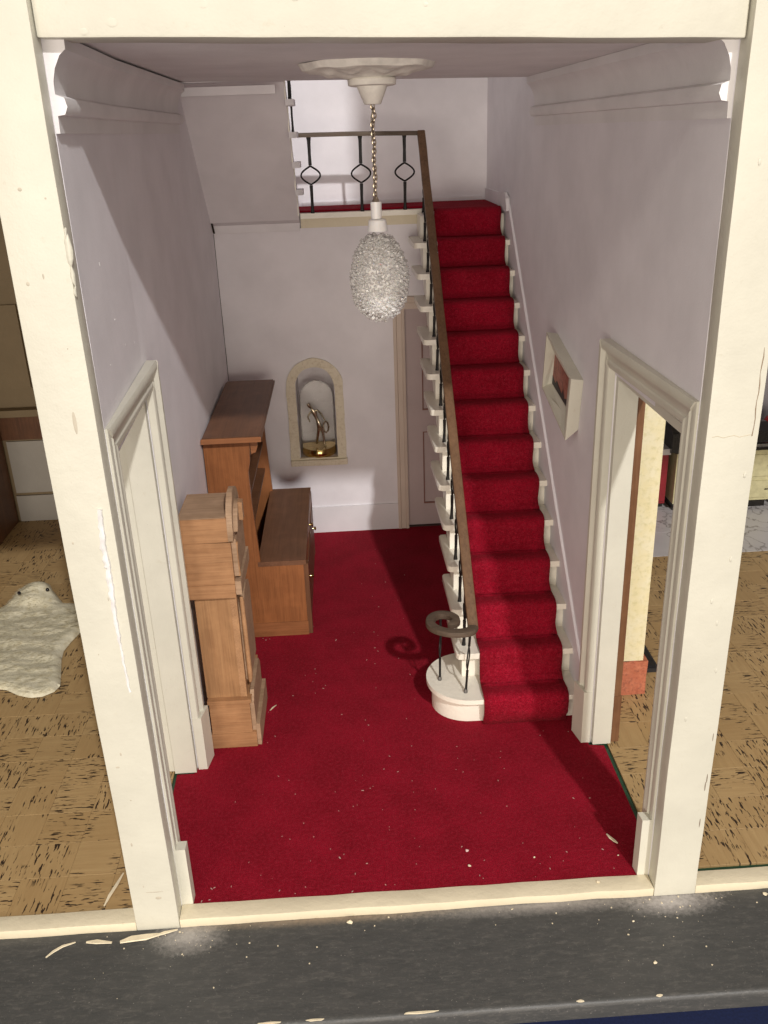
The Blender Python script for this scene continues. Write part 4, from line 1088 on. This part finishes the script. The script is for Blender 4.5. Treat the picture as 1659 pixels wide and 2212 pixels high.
# ---- right room
struct('wall_right_room_back', box(3+TW+.02, 7.8, 6.9, 7.0, -.02, 4.9), M_GREY, label='grey back wall of the kitchen')
struct('wall_right_room_side', box(7.6, 7.8, .12, 7.0, -.02, 4.9), M_GREY)
chm = thing('chimney_breast', 'yellow mottled chimney breast on a terracotta base seen through the right doorway', 'chimney', (3.4, 2.8, 0))
obj('papered_wall', box(3.245, 3.578, 2.100, 3.6, .329, 4.87), M_PAPER, chm, bevel=.004)
bm = box(3.247, 3.617, 2.092, 3.62, -.003, .328); bmesh.ops.subdivide_edges(bm, edges=bm.edges[:], cuts=9)
for v in bm.verts:
    if v.co.y < 2.2 or v.co.x > 3.6: v.co += Vector((noise.noise(v.co*18)*.006, noise.noise(v.co*14)*.012, 0))
obj('terracotta_base', bm, M_TERRA, chm)
hs = thing('hearth_slab', 'black slate hearth slab on the cork floor beside the terracotta base', 'hearth', (3.74, 2.9, 0))
obj('slab', box(3.64, 3.845, 2.405, 3.62, -.003, .035), M_BLACKCLOTH, hs, bevel=.006)
obj('rim', box(3.66, 3.825, 2.45, 3.6, .0355, .045), M_BLACK, hs, bevel=.004)
# stove
sv = thing('range_stove', 'pale yellow enamel range stove with black top on the kitchen tiles', 'stove', (5.75, 6.2, 0))
SX, SE, SF, SB = 5.185, 6.42, 5.872, 6.72
obj('kick_plinth', box(SX+.02, SE-.05, SF+.035, SB, 0, .098), M_BLACK, sv, bevel=.02)
obj('body', box(SX, SE, SF, SB, .099, .765), M_STOVE, sv, bevel=.008)
obj('hotplate_top', box(SX-.03, SE+.03, SF-.03, SB, .766, .800), M_BLACK, sv, bevel=.010)
obj('rail_strip', box(SX+.35, SE+.01, SF-.015, SF+.02, .8005, .84), M_STEEL, sv, bevel=.004)
bm = NB(); add_prism(bm, [(SF-.05, .79), (SF-.075, .84), (SF-.06, 1.03), (SF+.0, 1.12), (SF+.62, 1.19), (SF+.70, .801), (SF+.02, .765)], YZ, SX-.10, SX+.12)
obj('side_cover', bm, M_BLACK, sv, bevel=.02, label='thick black rounded side piece on the stove top')
bm = NB(); add_prism(bm, [(SF+.03, .842), (SF+.05, .98), (SF+.25, 1.04), (SF+.55, 1.0), (SF+.55, .842)], YZ, SX+.75, SE-.05); obj('hotplate_lid', bm, M_BLACK, sv, bevel=.02)
for i in range(4):
    for z0, z1 in ((.14, .36), (.42, .70)):
        a = SX+.05+i*.295
        f = obj('oven_door', box(a, a+.255, SF-.018, SF-.0005, z0, z1), M_STOVE, sv, bevel=.006)
        bm = NB(); add_tube(bm, [(a+.20, SF-.03, (z0+z1)/2), (a+.24, SF-.03, (z0+z1)/2)], .007, 7); obj('handle', bm, M_BLACK, f, smooth=True)
rc = thing('red_cabinet', 'dark red kitchen cabinet with pale worktop left of the stove', 'cabinet', (4.6, 6.4, 0))
obj('body', box(4.0, 5.13, 6.0, 6.72, .06, .755), M_REDCAB, rc, bevel=.004)
obj('kick_plinth', box(4.0, 5.12, 6.04, 6.72, 0, .059), M_BLACK, rc)
obj('worktop', box(3.98, 5.10, 5.86, 6.72, .7555, .83), M_WORKTOP, rc, bevel=.014)
obj('door', box(4.60, 5.115, 5.975, 5.9995, .10, .73), M_REDCAB, rc, bevel=.006)
wc = thing('grey_cabinet', 'pale grey kitchen cabinet at the right edge beyond the stove', 'cabinet', (6.8, 6.3, 0))
obj('body', box(6.475, 7.3, 5.93, 6.72, .02, .77), M_GREY, wc, bevel=.006)
obj('worktop', box(6.47, 7.32, 5.90, 6.72, .7705, .82), M_WORKTOP, wc, bevel=.008)
rp = thing('red_teapot', 'small red pot standing on the back of the stove', 'pot', (6.42, 6.35, 1.05))
bm = NB(); add_lathe(bm, [(.05, 0), (.09, .03), (.11, .09), (.09, .15), (.05, .18)], (6.60, 6.45, .822), 20); obj('pot', bm, M_REDPOT, rp, smooth=True)
bm = NB(); add_lathe(bm, [(.05, 0), (.045, .02), (.012, .035), (.016, .05), (.004, .06)], (6.60, 6.45, 1.003), 16); obj('lid', bm, M_REDPOT, rp, smooth=True)
bm = NB(); add_tube(bm, [(6.51, 6.45, .88), (6.44, 6.45, .93), (6.40, 6.45, .99)], [.022, .016, .012], 8); obj('spout', bm, M_REDPOT, rp, smooth=True)

# ---- shavings and flakes lying about
def shaving(pts, w, th, lab, z0, name='wood_shaving'):
    bm = NB(); n = len(pts)
    P3 = [Vector((x, y, z0+zz)) for x, y, zz in pts]
    add_sweep(bm, P3, lambda t: [(-w*(.35+math.sin(PI*t)*.65), 0), (w*(.35+math.sin(PI*t)*.65), 0), (w*.8*(.35+math.sin(PI*t)*.65), th), (-w*.8*(.35+math.sin(PI*t)*.65), th)])
    o = obj(name, bm, M_SHAVING); tag(o, lab, 'wood shaving', 'wood shavings lying about the front of the house'); return o
ZB = -.0595
shaving([(-.785, -.155, 0), (-.75, -.118, .004), (-.70, -.088, .010), (-.63, -.062, .006)], .010, .004, 'long thin curled shaving on the board at far left', ZB)
shaving([(-.565, -.062, 0), (-.50, -.066, .004), (-.405, -.078, .001)], .017, .005, 'short pointed pale chip on the dark board', ZB)
shaving([(-.355, -.078, 0), (-.29, -.062, .004), (-.20, -.054, .003), (-.12, -.040, .001)], .026, .006, 'broad pale chip on the board left of the post', ZB)
shaving([(-.16, -.058, .006), (-.09, -.038, .010), (-.01, -.022, .012)], .012, .004, 'narrow shaving lying at the foot of the left post', ZB)
shaving([(-.50, .160, .002), (-.482, .24, .010), (-.455, .33, .012), (-.435, .43, .004)], .012, .004, 'curved shaving standing out on the cork tiles by the left post', -.006)
shaving([(2.835, .50, 0), (2.848, .46, .006), (2.868, .43, .004), (2.885, .41, 0)], .012, .004, 'white torn flake on the red carpet near the right post', 0)
shaving([(.425, 2.16, 0), (.45, 2.2, .004), (.475, 2.235, 0)], .007, .003, 'tiny pale sliver on the carpet near the clock', 0)
def flake(x, y, z, s, lab, mt=M_SHAVING):
    bm = NB(); bmesh.ops.create_icosphere(bm, subdivisions=1, radius=s, matrix=Matrix.Translation((x, y, z+s*.5)) @ Matrix.Diagonal((1, .8, .55, 1))); wobble(bm, s*.5, 60)
    tag(obj('paint_flake', bm, mt), lab, 'flake', 'paint flakes and crumbs lying loose')
flake(1.860, .293, 0, .011, 'nearer white crumb of a pair on the red carpet')
flake(1.864, .426, 0, .012, 'pinkish crumb behind another on the red carpet', simple('pinkish_crumb', (.66, .45, .42), .7))
flake(2.855, .30, 0, .007, 'small white crumb on the carpet by the right post')
flake(2.30, .33, 0, .007, 'small round white crumb on the front of the carpet')
flake(2.749, -.279, ZB, .010, 'yellowish crumb alone on the board below the right post')
flake(2.845, -.486, ZB, .012, 'tan crumb nearest the front edge of the board')
flake(2.81, -.18, ZB, .009, 'pale chip on the board just below the right post dust')
flake(1.060, -.05, ZB, .020, 'white lump on the board under the hall sill')
flake(3.70, -.045, ZB, .018, 'white chip at the far right end of the board')
flake(2.66, .085, .005, .012, 'white chip lying on the hall sill')
flake(2.086, -.03, ZB, .009, 'small yellow crumb against the sill')
